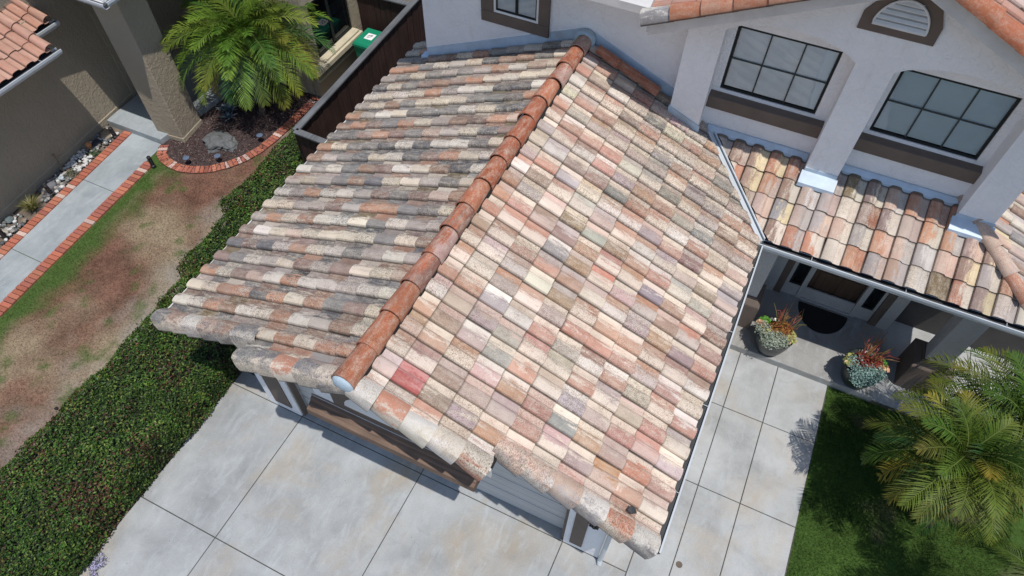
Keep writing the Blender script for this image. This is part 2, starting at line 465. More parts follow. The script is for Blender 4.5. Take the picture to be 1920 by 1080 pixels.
# --- garage walls
gw = MB()
def gable_piece(x0, x1, y0, y1, z0):
    xs = sorted({x0, x1} | ({RX} if x0 < RX < x1 else set()))
    poly = [(x0, y0, z0), (x1, y0, z0)] + [(x, y0, zp(x) - .12) for x in reversed(xs)]
    gw.prism(poly, (0, y1 - y0, 0))
gw.box(-.67, 0, 0, .22, 0, 2.2); gw.box(4.88, 5.46, 0, .22, 0, 2.2)
gable_piece(-.67, 5.46, .001, .22, 2.2)
gw.box(-.67, -.5, .22, 6.5, 0, 2.78); gw.box(5.29, 5.46, .22, 6.5, 0, 2.7)
gable_piece(1.25, 3.70, -.42, 0.0, 2.30)
gwall = gw.build('garage_wall', 'stucco', house, bevel=.012)
b = MB(); b.box(-.48, -.13, -.022, -.001, .22, 2.1); b.build('pilaster_panel', 'brown', gwall, bevel=.01)
b = MB(); b.box(4.98, 5.18, -.022, -.001, .19, 2.1); b.build('pilaster_panel', 'brown', gwall, bevel=.01)
for x0, x1 in ((.003, .045), (4.835, 4.877)):
    b = MB(); b.box(x0, x1, .03, .13, 0, 2.15); b.build('door_jamb', 'brown', gwall)
# garage door: sections with paired grooves
d = MB(); z = .01
for k in range(4):
    h = .535
    d.box(.05, 4.83, .17, .2, z, z + .05); d.box(.05, 4.83, .163, .2, z + .056, z + .21); d.box(.05, 4.83, .163, .2, z + .218, z + .40)
    d.box(.05, 4.83, .163, .2, z + .406, z + .48); d.box(.05, 4.83, .17, .2, z + .486, z + .528); z += h
d.box(.05, 4.83, .185, .21, 0.01, 2.15)
d.build('garage_door', 'door', house, bevel=.003)
# wooden cornice over the door
c = MB()
prof = [(-.42, 2.62), (-.425, 2.60), (-.44, 2.55), (-.475, 2.535), (-.49, 2.49), (-.535, 2.475), (-.55, 2.455), (-.60, 2.44), (-.61, 2.32), (-.57, 2.29), (-.42, 2.27)]
prof = prof[1:]
c.prism([(1.2, y, z_) for y, z_ in prof], (2.54, 0, 0))
led = c.build('door_cornice', 'ledge', house, bevel=.004)
b = MB(); b.box(1.215, 3.73, -.438, -.423, 2.556, 2.575); b.build('cornice_flashing', 'gutter', led)
def half_vent(cx, y, z0, hw, h, t=.03):
    return [(cx - hw, y, z0), (cx + hw, y, z0), (cx + hw, y, z0 + h * .45), (cx + hw * .62, y, z0 + h), (cx - hw * .62, y, z0 + h), (cx - hw, y, z0 + h * .45)]
b = MB(); b.prism(half_vent(2.47, -.445, 2.66, .88, .72), (0, .024, 0)); gv = b.build('gable_vent', 'brown', house, bevel=.005)
b = MB(); b.prism([(2.47 + .68 * math.cos(a), -.452, 2.78 + .46 * math.sin(a)) for a in np.linspace(0, math.pi, 16)], (0, .012, 0)); b.build('louver', 'white', gv)
# address plaque
b = MB()
for x0, x1, z0, z1 in ((5.19, 5.33, 1.395, 1.41), (5.19, 5.33, 1.30, 1.315), (5.19, 5.203, 1.315, 1.395), (5.317, 5.33, 1.315, 1.395), (5.222, 5.23, 1.33, 1.38), (5.25, 5.275, 1.335, 1.375), (5.292, 5.30, 1.33, 1.38)):
    b.box(x0, x1, -.035, -.002, z0, z1)
b.tube([(5.25, -.02, 1.30), (5.235, -.02, 1.26), (5.26, -.02, 1.235), (5.29, -.02, 1.25), (5.275, -.02, 1.28)], .006, 6)
b.build('address_plaque', 'black', house)
# downspout at the right corner
b = MB(); b.tube([(6.0, -.2, 2.5), (5.9, -.12, 2.42), (5.55, -.045, 2.25), (5.505, -.03, 2.1), (5.505, -.03, .12), (5.515, -.075, .03)], .04, 8)
b.build('downspout', 'gutter', house)

# --- garage roof: deck, tiles
def slope_slab(b, x0, x1, y0, y1, top, th):
    q = lambda x, y, dz: (x, y, zp(x) - dz)
    b.hexa([q(x0, y0, top + th), q(x1, y0, top + th), q(x1, y1, top + th), q(x0, y1, top + th)],
           [q(x0, y0, top), q(x1, y0, top), q(x1, y1, top), q(x0, y1, top)])
rd = MB()
slope_slab(rd, RX, 4.02, -.62, 6.45, .035, .05); slope_slab(rd, 4.02, 5.98, -.33, 6.45, .035, .05)
slope_slab(rd, .50, RX, -.62, 6.45, .035, .05); slope_slab(rd, -1.46, .50, -.33, 7.05, .035, .05)
roof = rd.build('garage_roof', 'void', house)
fb = MB()
for x0, x1, y in ((RX, 4.02, -.66), (.50, RX, -.66), (4.02, 5.98, -.37), (-1.46, .50, -.37)):
    q = lambda x, yy, dz: (x, yy, zp(x) - dz)
    fb.hexa([q(x0, y, .22), q(x1, y, .22), q(x1, y + .036, .22), q(x0, y + .036, .22)], [q(x0, y, .03), q(x1, y, .03), q(x1, y + .036, .03), q(x0, y + .036, .03)])
fb.box(-1.50, -1.464, -.37, 7.05, zp(-1.46) - .2, zp(-1.46) - .03)
fb.build('fascia', 'fascia', roof)

NR = 11
def rightpal(x, y):
    hot = max(0, min(1, (y - 3.2) / 2)) * max(0, min(1, (x - 3.0) / 1.2))
    ca = pick([(RUST, 8.), (PINK, 3.4), (BROWN, 3.4), (DUST, 2.), (LILAC, 1.8), (TERRA, 1.4), (CREAM, 1.5), (GREY, .25 + 2.6 * hot), (PURP, .5), (CHAR, .05 + .7 * hot)])
    cb = pick([(CREAM, 10), (PALE, 3.4), (LILAC, 1.4), (DUST, .8), (PINK, 2.)])
    ca = tuple(x * rng.uniform(.8, 1.) for x in ca)
    if rng.random() < .42: ca, cb = cb, ca
    w_ = .12; ca, cb = tuple(a * (1 - w_) + b * w_ for a, b in zip(ca, cb)), tuple(b * .92 + a * .08 for a, b in zip(ca, cb))
    ca = tuple(min(.8, x * q) for x, q in zip(ca, (1.15, 1.11, 1.08))); cb = tuple(min(.8, x * q) for x, q in zip(cb, (1.18, 1.13, 1.09)))
    li = max(.05, min(1, rng.normal(.36, .14) + .62 * hot))
    return ca, cb, li
def leftpal(x, y):
    ca = pick([(CREAM, 7), (PALE, 4.), (RUST, 3.), (BROWN, 1.6), (LILAC, 2.6), (GREY, 3.6), (PINK, 1.4), (PURP, 2.2), (CHAR, 1.2)])
    cb = pick([(BROWN, 2.6), (GREY, 3.6), (OLIVE, 1.6), (CHAR, 1.2), (PURP, 2.2), (RUST, 1.6), (DUST, 2.6), (LILAC, 1.4), (CREAM, 2.6)])
    li = max(0, min(1, rng.normal(.50, .20))); k = rng.uniform(.62, .92)
    return tuple(min(1, x * q) for x, q in zip(ca, (1.10, 1.06, .99))), tuple(x * k for x in cb), li

tr = TileMesh(); tlft = TileMesh()
cR = math.cos(math.atan(S)); sR = math.sin(math.atan(S))
sdR, nR, uR = A3(-cR, 0, sR), A3(sR, 0, cR), A3(0, 1, 0)
sdL, nL, uL = A3(cR, 0, sR), A3(-sR, 0, cR), A3(0, 1, 0)
XE_R, XE_L = 6.0, -1.42
for k in range(NR):
    xr = XE_R - k * EX * cR; xl = XE_L + k * EX * cR
    j0 = -1 if k >= 6 else 0
    for j in range(j0, 23):
        y = -.4 + j * W
        ca, cb, li = rightpal(xr, y)
        if k == 9 and j == 0: ca, cb, li = RED, (.50, .22, .20), .12
        s_tile(tr, A3(xr, y, zp(xr)), uR, sdR, nR, W, EX, ca, cb, li, (y + 20, k * EX))
    for j in range(j0, 25):
        y = -.4 + j * W
        if xl > -1.0 and y > 6.45: continue
        ca, cb, li = leftpal(xl, y)
        s_tile(tlft, A3(xl, y, zp(xl)), uL, sdL, nL, W, EX, ca, cb, li, (40 + y, k * EX))
# valley between right slope and porch roof: vertical plane through (4.9,6.05) and (6.05,4.85)
VA, VB = Vector((4.88, 6.05, 0)), Vector((6.04, 4.84, 0))
vd = (VB - VA).normalized(); vn = Vector((-vd.y, vd.x, 0))      # points towards the porch side (+x,+y)
if vn.x < 0: vn = -vn
tr.build('roof_tiles', roof, clips=[(VA - vn * .05, vn)], label='right slope, cream and pink clay tiles')
tlft.build('roof_tiles', roof, label='left slope, grey lichen-speckled clay tiles')
# verge tiles
rk = TileMesh()
def rakepal():
    return (pick([(CREAM, 4), (TERRA, 2.4), (BROWN, 1.5), (PEACH, 1.5), (GREY, 1.2), (PALE, 2)]), pick([(CREAM, 4), (PALE, 3), (GREY, 1.3), (TERRA, 1.6), (LILAC, 1)]), max(0, min(1, rng.normal(.42, .15))))
for k in range(NR):
    xr = XE_R - k * EX * cR; xl = XE_L + k * EX * cR; y = -.7 if k >= 6 else -.4
    ca, cb, li = rakepal(); rake_piece(rk, A3(xr, y, zp(xr)), uR, sdR, nR, EX, ca, cb, li)
    ca, cb, li = rakepal()
    if rng.random() < .4: ca = jit(GREY)
    rake_piece(rk, A3(xl, y, zp(xl)), A3(0, 1, 0), sdL, nL, EX, ca, cb, min(1, li + .1))
rk.build('verge_tiles', roof)
# ridge
rg = TileMesh(); y = -.74; q = .475
while y < 6.1:
    ca = jit(ORANGE, .10) if y < 5.7 else jit((.27, .19, .13), .1); cb = pick([((.36, .11, .055), 3), ((.42, .16, .085), 3), ((.26, .12, .09), 1.4), ((.47, .30, .26), 1.3)])
    rx = RX + rng.normal(0, .009); ex_ = rng.normal(0, .008)
    barrel(rg, (rx, y + rng.normal(0, .012), ZR + .045 + .018 + ex_), (rx + rng.normal(0, .006), y + q + .06, ZR + .045), (0, 0, 1), .148, .124, ca, cb, .26 + .22 * rng.random(), -104, 104, 16)
    y += q
rg.build('ridge_tiles', roof, label='orange barrel tiles along the ridge')
b = MB(); b.lathe((0, 0, 0), [(.01, -.01), (.10, 0), (.138, .03), (.140, .05)], 24)
b.v = [(RX + p[0], -.80 + p[2] + .015, ZR + .055 + p[1] * 1.05) for p in b.v]
b.build('mortar_cap', 'mortar', roof, smooth=True)
b = MB(); b.lathe((0, 0, 0), [(.172, .0), (.178, .06), (.165, .145), (.10, .15)], 20); b.v = [(RX + p[0], 6.25 + p[2], ZR + .055 + p[1]) for p in b.v]
b.build('mortar_cap', 'mortar', roof, smooth=True)
# black closure strip under the ridge
b = MB(); b.box(RX - .13, RX + .13, -.70, 6.3, ZR - .06, ZR + .04); b.build('ridge_closure', 'void', roof)
# flashing where the roof meets the upper wall
fl = MB()
for x0, x1 in ((-.84, RX - .12), (RX + .12, 3.97)):
    for off, hh, yy in ((.085, .13, 6.40),):
        q = lambda x, y_, dz: (x, y_, zp(x) + dz)
        fl.hexa([q(x0, yy - .012, .0), q(x1, yy - .012, .0), q(x1, yy - .002, .0), q(x0, yy - .002, .0)], [q(x0, yy - .012, .235), q(x1, yy - .012, .235), q(x1, yy - .002, .235), q(x0, yy - .002, .235)])
        fl.hexa([q(x0, yy - .018, .225), q(x1, yy - .018, .225), q(x1, yy - .002, .225), q(x0, yy - .002, .225)], [q(x0, yy - .018, .24), q(x1, yy - .018, .24), q(x1, yy - .002, .24), q(x0, yy - .002, .24)])
q = lambda x, y_, dz: (x, y_, zp(x) + dz)
fl.hexa([q(3.93, 6.03, .0), q(4.50, 6.03, .0), q(4.50, 6.06, .0), q(3.93, 6.06, .0)], [q(3.93, 6.03, .19), q(4.50, 6.03, .19), q(4.50, 6.06, .19), q(3.93, 6.06, .19)])
fl.box(-.93, -.80, 6.30, 6.47, zp(-.85) + .03, zp(-.85) + .10)
fl.build('wall_flashing', 'flash', roof)
# a few loose orange barrel tiles packed against the wall right of the ridge
ob = TileMesh()
for x0 in (2.55, 2.92, 3.28):
    ca = jit(ORANGE, .1); cb = jit((.36, .15, .09), .1); zz = lambda x: zp(x) + .10
    barrel(ob, (x0 + .40, 6.20, zz(x0 + .40) + .015), (x0, 6.24, zz(x0)), (S, 0, 1), .105, .085, ca, cb, .25, -90, 90, 10)
ob.build('wall_edge_tiles', roof, label='orange barrel tiles laid along the wall')

def gutter(name, p0, p1, out, parent, w=.12, h=.11):
    """open gutter between two points (top back edge), out: outward unit vector"""
    p0, p1, out = Vector(p0), Vector(p1), Vector(out); up = Vector((0, 0, 1)); t = .008
    prof = [(0, 0), (0, -h), (w * .75, -h), (w, -h * .45), (w, .0), (w - .022, .0), (w - .022, -.012), (w - t, -.012), (w - t, -h * .43), (w * .74, -h + t), (t, -h + t), (t, 0)]
    b = MB(); b.prism([p0 + out * a + up * z_ for a, z_ in prof], p1 - p0)
    o = b.build(name, 'gutter', parent)
    prof2 = [(t + .002, -h + t + .002), (w * .72, -h + t + .002), (w - t - .004, -h * .42), (w - t - .004, -.035), (t + .002, -.035)]
    b = MB(); b.prism([p0 + out * a + up * z_ for a, z_ in prof2], (p1 - p0) * .998); b.build('gutter_inside', 'gutter_in', o)
    for i in range(max(1, int((p1 - p0).length / 1.1))):
        f = (i + .6) / max(1, int((p1 - p0).length / 1.1)); q0 = p0 + (p1 - p0) * f
        b = MB(); b.tube([q0 + up * .004, q0 + out * (w - .01) + up * .004], .005, 5); b.build('gutter_strap', 'gutter', o)
    return o

GZ = 2.62
# --- porch roof
ZP0, YP0 = 2.62, 4.86
def zq(y): return ZP0 + S * (y - YP0)
HX, HY = 10.12, 4.86       # hip foot
pd = MB()
def pq(x, y, dz): return (x, y, zq(y) - dz)
pd.hexa([pq(6.05, 4.88, .085), pq(10.05, 4.88, .085), pq(8.8, 6.34, .085), pq(5.12, 6.34, .085)],
        [pq(6.15, 4.88, .035), pq(10.05, 4.88, .035), pq(8.8, 6.34, .035), pq(5.12, 6.34, .035)])
def zh(x): return ZP0 - S * (x - HX)
pd.hexa([(10.1, 4.9, zh(10.1) - .085), (10.1, 9.0, zh(10.1) - .085), (9.0, 9.0, zh(9.0) - .085), (9.0, 6.0, zh(9.0) - .085)],
        [(10.1, 4.9, zh(10.1) - .035), (10.1, 9.0, zh(10.1) - .035), (9.0, 9.0, zh(9.0) - .035), (9.0, 6.0, zh(9.0) - .035)])
proof = pd.build('porch_roof', 'void', house)
pt = TileMesh()
def porchpal():
    ca = pick([(TERRA, 2.4), ((.52, .27, .17), 2.4), (PINK, 3), (BROWN, 2.2), (PURP, 1.6), (CREAM, 3), (LILAC, 2.4), (OLIVE, 1.2), (GREY, 1), (PEACH, 2)])
    cb = pick([(CREAM, 4), ((.64, .52, .33), 2.2), (PEACH, 2), (LILAC, 3), (PALE, 2), (TERRA, 1.2), (PINK, 2), (OLIVE, .6)])
    return ca, cb, max(0, min(1, rng.normal(.30, .13)))
sdP, nP, uP = A3(0, cR, sR), A3(0, -sR, cR), A3(1, 0, 0)
WP = .308
for k in range(4):
    y = YP0 + .02 + k * .372 * cR
    for j in range(-6, 16):
        ca, cb, li = porchpal(); x = 6.02 + j * WP
        s_tile(pt, A3(x, y, zq(y)), uP, sdP, nP, WP, .372, ca, cb, li, (x + 60, y))
hn = Vector((1, 1, 0)).normalized()
pt.build('roof_tiles', proof, clips=[(VA + vn * .075, -vn), (Vector((HX, HY, 0)) - hn * .02, hn)], label='porch roof tiles, cream to terracotta')
pt2 = TileMesh(); sdH, nH, uH = A3(-cR, 0, sR), A3(sR, 0, cR), A3(0, 1, 0)
for k in range(3):
    x = HX - .0 - k * .372 * cR
    for j in range(0, 14):
        ca, cb, li = porchpal(); s_tile(pt2, A3(x, 4.8 + j * WP, zh(x)), uH, sdH, nH, WP, .372, ca, cb, li, (j * WP + 90, k * .372))
pt2.build('roof_tiles', proof, clips=[(Vector((HX, HY, 0)) + hn * .02, -hn)], label='tiles of the hip end')
hp = TileMesh()
for i in range(5):
    p0 = A3(HX - .03 - i * .30, HY + .03 + i * .30, 0); p1 = p0 + A3(-.33, .33, 0)
    p0[2] = zq(p0[1]) + .075; p1[2] = zq(p1[1]) + .055
    barrel(hp, p0, p1, (0, 0, 1), .125, .10, pick([(PEACH, 3), (OLIVE, 1.5), (TERRA, 1)]), pick([(PEACH, 2), (CREAM, 2), (PINK, 1)]), .4, -95, 95, 12)
hp.build('hip_tiles', proof)
# valley metal and gutters
vm = MB(); VA = VA - vd * .44
for off, dz, w_ in ((0, .045, .03), (-.055, .085, .012), (.055, .085, .012)):
    a = VA + vn * off; c_ = VB + vn * off; za, zb = zp(VA.x) + dz, zp(VB.x) + dz - .02
    vm.hexa([(a.x - vn.x * w_, a.y - vn.y * w_, za - .06), (c_.x - vn.x * w_, c_.y - vn.y * w_, zb - .06), (c_.x + vn.x * w_, c_.y + vn.y * w_, zb - .06), (a.x + vn.x * w_, a.y + vn.y * w_, za - .06)],
            [(a.x - vn.x * w_, a.y - vn.y * w_, za), (c_.x - vn.x * w_, c_.y - vn.y * w_, zb), (c_.x + vn.x * w_, c_.y + vn.y * w_, zb), (a.x + vn.x * w_, a.y + vn.y * w_, za)])
vm.build('valley_metal', 'gutter', proof)
gutter('gutter', (5.965, -.40, GZ), (5.965, 4.80, GZ), (1, 0, 0), roof, .135)
gutter('gutter', (6.0, 4.925, GZ - .0), (10.2, 4.925, GZ), (0, -1, 0), proof, .135)
b = MB(); b.box(5.93, 5.962, -.33, 4.95, 2.40, 2.60); b.build('fascia', 'fascia', roof)
b = MB(); b.box(6.0, 10.08, 4.93, 4.965, 2.38, 2.60); b.build('fascia', 'fascia', proof)
# flashing under the recess walls and around column feet
pf = MB()
for x0, x1 in ((4.6, 6.26), (6.78, 8.54)):
    pf.hexa([(x0, 6.27, zq(6.27)), (x1, 6.27, zq(6.27)), (x1, 6.338, zq(6.33)), (x0, 6.338, zq(6.33))], [(x0, 6.27, zq(6.27) + .05), (x1, 6.27, zq(6.27) + .05), (x1, 6.338, zq(6.33) + .10), (x0, 6.338, zq(6.33) + .10)])
for x0, x1 in ((6.24, 6.80), (8.50, 9.1)):
    pf.hexa([(x0, 5.84, zq(5.84) + .045), (x1, 5.84, zq(5.84) + .045), (x1, 6.04, zq(6.04) + .075), (x0, 6.04, zq(6.04) + .075)], [(x0, 5.84, zq(5.84) + .118), (x1, 5.84, zq(5.84) + .118), (x1, 6.04, zq(6.04) + .13), (x0, 6.04, zq(6.04) + .13)])
    pf.box(x0 + .03, x1 - .03, 6.035, 6.05, zq(6.04) + .05, zq(6.04) + .19)
pf.build('wall_flashing', 'flash', proof)

# --- upper storey walls
uw = MB()
uw.box(-.85, 4.2, 6.40, 6.62, 2.3, 5.6)
uw.box(-.85, -.65, 6.62, 13, 0, 5.6); uw.box(8.8, 9.03, 6.62, 13, 0, 5.3)
uw.box(4.2, 9.03, 6.44, 6.62, 2.3, 3.985); uw.box(4.2, 9.03, 6.44, 6.62, 5.10, 6.05)
uw.box(4.2, 4.59, 6.44, 6.62, 3.985, 5.10); uw.box(6.09, 6.90, 6.44, 6.62, 3.985, 5.10); uw.box(8.425, 9.03, 6.44, 6.62, 3.985, 5.10)
uw.box(4.44, 6.30, 6.36, 6.439, 2.8, 3.66); uw.box(6.74, 8.58, 6.36, 6.439, 2.8, 3.66)
upper = uw.build('upper_wall', 'stucco', house)
# arcade: one front plane with two segmental arches and a gable top
ay0, ay1 = 6.05, 6.42
GPX, GPZ, GS = 6.57, 6.54, .465      # gable peak (under the fascia)
ar = MB()
ar.box(3.95, 4.47, ay0, 6.45, 2.6, 5.22); ar.box(6.27, 6.77, ay0, 6.45, 2.6, 5.22); ar.box(8.55, 9.05, ay0, 6.45, 2.6, 5.22)
def arch(x0, x1, z0, rise, n=14):
    return [(x0 + (x1 - x0) * i / n, z0 + rise * (1 - (2 * i / n - 1) ** 2) ** .75) for i in range(n + 1)]
def gz(x): return GPZ - GS * abs(x - GPX) + .06
bott = [(3.95, 5.22)] + arch(4.47, 6.27, 5.22, .235) + arch(6.77, 8.55, 5.22, .235) + [(9.05, 5.22)]
for (x0, z0), (x1, z1) in zip(bott[:-1], bott[1:]):
    if x1 - x0 < 1e-6: continue
    if x0 < GPX < x1:
        parts = [(x0, z0, GPX, z0 + (z1 - z0) * (GPX - x0) / (x1 - x0)), (GPX, z0 + (z1 - z0) * (GPX - x0) / (x1 - x0), x1, z1)]
    else: parts = [(x0, z0, x1, z1)]
    for a0, b0, a1, b1 in parts:
        ar.add([(a0, ay0, b0), (a1, ay0, b1), (a1, ay0, gz(a1)), (a0, ay0, gz(a0)), (a0, ay1, b0), (a1, ay1, b1)], [(0, 1, 2, 3), (0, 4, 5, 1)])
me_arc = ar.build('arcade_wall', 'stucco', house)
bmm = bmesh.new(); bmm.from_mesh(me_arc.data); bmesh.ops.remove_doubles(bmm, verts=bmm.verts, dist=.0005); bmm.to_mesh(me_arc.data); bmm.free()
# sill bands
for x0, x1 in ((4.46, 6.275), (6.76, 8.56)):
    b = MB(); b.hexa([(x0, 6.30, 3.68), (x1, 6.30, 3.68), (x1, 6.443, 3.66), (x0, 6.443, 3.66)], [(x0, 6.30, 3.90), (x1, 6.30, 3.90), (x1, 6.443, 3.93), (x0, 6.443, 3.93)])
    b.build('sill_band', 'brown', house, bevel=.012)
def window(x0, x1, y, z0, z1, nx, nz, framem, parent, fw=.036, gl='glass', blinds=True, mw=.011, mname='muntin'):
    b = MB(); b.box(x0, x1, y, y + .05, z0, z0 + fw); b.box(x0, x1, y, y + .05, z1 - fw, z1)
    b.box(x0, x0 + fw, y, y + .05, z0 + fw, z1 - fw); b.box(x1 - fw, x1, y, y + .05, z0 + fw, z1 - fw)
    w = b.build('window', framem, parent, bevel=.004)
    b = MB()
    for i in range(1, nx):
        x = x0 + (x1 - x0) * i / nx; b.box(x - mw, x + mw, y + .012, y + .022, z0 + fw, z1 - fw)
    for k in range(1, nz):
        z = z0 + (z1 - z0) * k / nz; b.box(x0 + fw, x1 - fw, y + .009, y + .019, z - mw, z + mw)
    if b.v: b.build('grille', mname, w)
    b = MB(); b.add([(x0 + fw, y + .026, z0 + fw), (x1 - fw, y + .026, z0 + fw), (x1 - fw, y + .026, z1 - fw), (x0 + fw, y + .026, z1 - fw)], [(0, 1, 2, 3)]); b.build('pane', gl, w)
    if blinds:
        b = MB(); z = z0 + fw + .01
        while z < z1 - fw:
            b.add([(x0 + fw, y + .036, z), (x1 - fw, y + .036, z), (x1 - fw, y + .046, z + .033), (x0 + fw, y + .046, z + .033)], [(0, 1, 2, 3)]); z += .034
        b.build('blind', 'blind', w)
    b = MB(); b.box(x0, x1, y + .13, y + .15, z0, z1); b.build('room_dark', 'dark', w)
    return w
M['glass_clear'] = glass('clear_window_glass', (.96, .985, 1.), 1.1)
window(4.60, 6.085, 6.455, 3.99, 5.095, 3, 2, 'winblack', house, gl='glass_clear')
window(6.905, 8.42, 6.455, 3.99, 5.095, 3, 2, 'winblack', house)
# small window with a brown surround on the left wall
uw2 = MB()
for x0, x1, z0, z1 in ((.36, 1.63, 4.06, 4.27), (.36, .60, 4.27, 5.3), (1.43, 1.63, 4.27, 5.3), (.36, 1.63, 5.3, 5.5)): uw2.box(x0, x1, 6.345, 6.401, z0, z1)
tri = uw2.build('window_surround', 'brown', house, bevel=.015)
wn = window(.60, 1.43, 6.36, 4.27, 5.3, 1, 1, 'white', house, .04, blinds=False)
b = MB(); b.box(.64, .66, 6.375, 6.40, 4.31, 5.26); b.box(1.37, 1.39, 6.375, 6.40, 4.31, 5.26); b.box(.66, 1.37, 6.375, 6.40, 4.31, 4.335); b.box(1.0, 1.045, 6.372, 6.40, 4.335, 5.26); b.build('sash', 'winblack', wn)
b = MB(); z = 4.32
while z < 5.25:
    b.add([(.66, 6.4, z), (1.37, 6.4, z), (1.37, 6.43, z + .02), (.66, 6.43, z + .02)], [(0, 1, 2, 3)]); z += .045
b.build('blind', 'blind', wn)
# cut the wall behind that window: simple recess box is not needed, the dark backing sits proud inside the surround

# --- gable roof of the upper storey
gr = MB()
def gq(x, y, dz): return (x, y, GPZ - GS * abs(x - GPX) + dz)
for x0, x1 in ((3.42, GPX), (GPX, 9.72)):
    gr.hexa([gq(x0, 5.66, .17), gq(x1, 5.66, .17), gq(x1, 12, .17), gq(x0, 12, .17)], [gq(x0, 5.66, .22), gq(x1, 5.66, .22), gq(x1, 12, .22), gq(x0, 12, .22)])
groof = gr.build('gable_roof', 'fascia', house)
b = MB()
for x0, x1 in ((3.46, GPX), (GPX, 9.68)):
    b.hexa([gq(x0, 5.60, .0), gq(x1, 5.60, .0), gq(x1, 5.655, .0), gq(x0, 5.655, .0)], [gq(x0, 5.60, .20), gq(x1, 5.60, .20), gq(x1, 5.655, .20), gq(x0, 5.655, .20)])
b.box(3.42, 3.457, 5.66, 12, GPZ - GS * (GPX - 3.44) + .02, GPZ - GS * (GPX - 3.44) + .2)
b.build('fascia', 'fascia', groof, bevel=.006)
bt = TileMesh(); cG = math.cos(math.atan(GS))
for side in (-1, 1):
    nseg = 8
    for i in range(nseg):
        ln = 3.18 / nseg; xa = GPX + side * (3.20 - i * ln); xb = xa - side * (ln + .05)
        za, zb = GPZ - GS * abs(xa - GPX) + .27, GPZ - GS * abs(xb - GPX) + .25
        ca, cb = jit(ORANGE, .08), pick([(TERRA, 2), ((.40, .16, .09), 3)])
        if i == 0: ca, cb = jit(PALE), jit(GREY)
        barrel(bt, (xa, 5.60, za), (xb, 5.60, zb), (0, 0, 1), .155, .135, ca, cb, .2, -100, 100, 14)
bt.build('barge_tiles', groof, label='orange barrel tiles along the gable edge')
for side in (-1, 1):
    gt = TileMesh()
    ud = A3(0, 1, 0) if side > 0 else A3(0, -1, 0); sd = A3(-side * cG, 0, GS * cG); nn = A3(side * GS * cG, 0, cG)
    for k in range(9):
        x = GPX + side * (3.22 - k * .372 * cG)
        for j in range(11):
            y = 5.72 + (j if side > 0 else j + 1) * W
            ca, cb, li = (pick([((.46, .25, .19), 3), (PINK, 2), (TERRA, 1)]), pick([(PINK, 2), ((.44, .26, .2), 2)]), .12)
            s_tile(gt, A3(x, y, GPZ - GS * abs(x - GPX) + .25), ud, sd, nn, W, .372, ca, cb, li, (y + 120, k * .372))
    gt.build('roof_tiles', groof)
# vent in the gable
b = MB(); b.prism([(6.08, 6.02, 5.72), (7.03, 6.02, 5.72), (7.03, 6.02, 5.97), (6.88, 6.02, 6.30), (6.29, 6.02, 6.30), (6.08, 6.02, 5.97)], (0, .028, 0)); gvent = b.build('gable_vent', 'brown', house, bevel=.008)
def arcpts(cx, z0, r, h, n=20): return [(cx + r * math.cos(a), z0 + h * math.sin(a)) for a in np.linspace(0, math.pi, n)]
b = MB(); b.prism([(x, 6.012, z) for x, z in arcpts(6.555, 5.85, .325, .38)], (0, .007, 0)); b.build('vent_screen', simple('vent_grey', (.30, .31, .31), .8), gvent)  # plain grey screen behind the slats
b = MB(); pts = [(x, 6.0, z) for x, z in arcpts(6.555, 5.85, .325, .38, 24)]; b.tube(pts + [pts[0]], .014, 6)
for i, z in enumerate((5.875, 5.95, 6.03, 6.11, 6.18)):
    hw = .325 * math.sqrt(max(0, 1 - ((z - 5.85) / .38) ** 2)) - .005
    b.hexa([(6.555 - hw, 5.985, z - .012), (6.555 + hw, 5.985, z - .012), (6.555 + hw, 6.011, z + .02), (6.555 - hw, 6.011, z + .02)], [(6.555 - hw, 5.985, z - .004), (6.555 + hw, 5.985, z - .004), (6.555 + hw, 6.011, z + .028), (6.555 - hw, 6.011, z + .028)])
b.build('louver', 'white', gvent)
# main roof eave to the left of the gable (above the frame; it throws the shadow line on the garage roof)
b = MB(); b.hexa([(-1.3, 5.72, 5.32), (3.40, 5.72, 5.32), (3.40, 12, 7.8), (-1.3, 12, 7.8)], [(-1.3, 5.72, 5.44), (3.40, 5.72, 5.44), (3.40, 12, 7.92), (-1.3, 12, 7.92)])
b.build('main_roof', 'fascia', house)

# --- porch: door wall, door, sidelights, columns
pw = MB()
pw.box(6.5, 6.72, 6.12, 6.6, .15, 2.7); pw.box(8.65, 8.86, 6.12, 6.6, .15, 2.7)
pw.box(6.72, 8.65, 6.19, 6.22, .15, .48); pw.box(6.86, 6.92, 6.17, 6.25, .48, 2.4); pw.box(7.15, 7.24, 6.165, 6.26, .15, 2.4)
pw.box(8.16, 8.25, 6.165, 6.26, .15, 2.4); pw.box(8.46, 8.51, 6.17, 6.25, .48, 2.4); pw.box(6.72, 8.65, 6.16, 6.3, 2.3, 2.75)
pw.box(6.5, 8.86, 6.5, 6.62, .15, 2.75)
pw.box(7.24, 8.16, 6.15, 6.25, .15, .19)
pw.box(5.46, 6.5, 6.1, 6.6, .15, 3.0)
pwall = pw.build('porch_wall', 'stuccoshade', house)
for x0, x1 in ((6.725, 6.855), (8.515, 8.645)):
    b = MB(); b.box(x0, x1, 6.135, 6.19, .15, 2.4); b.build('door_trim', 'brown', house)
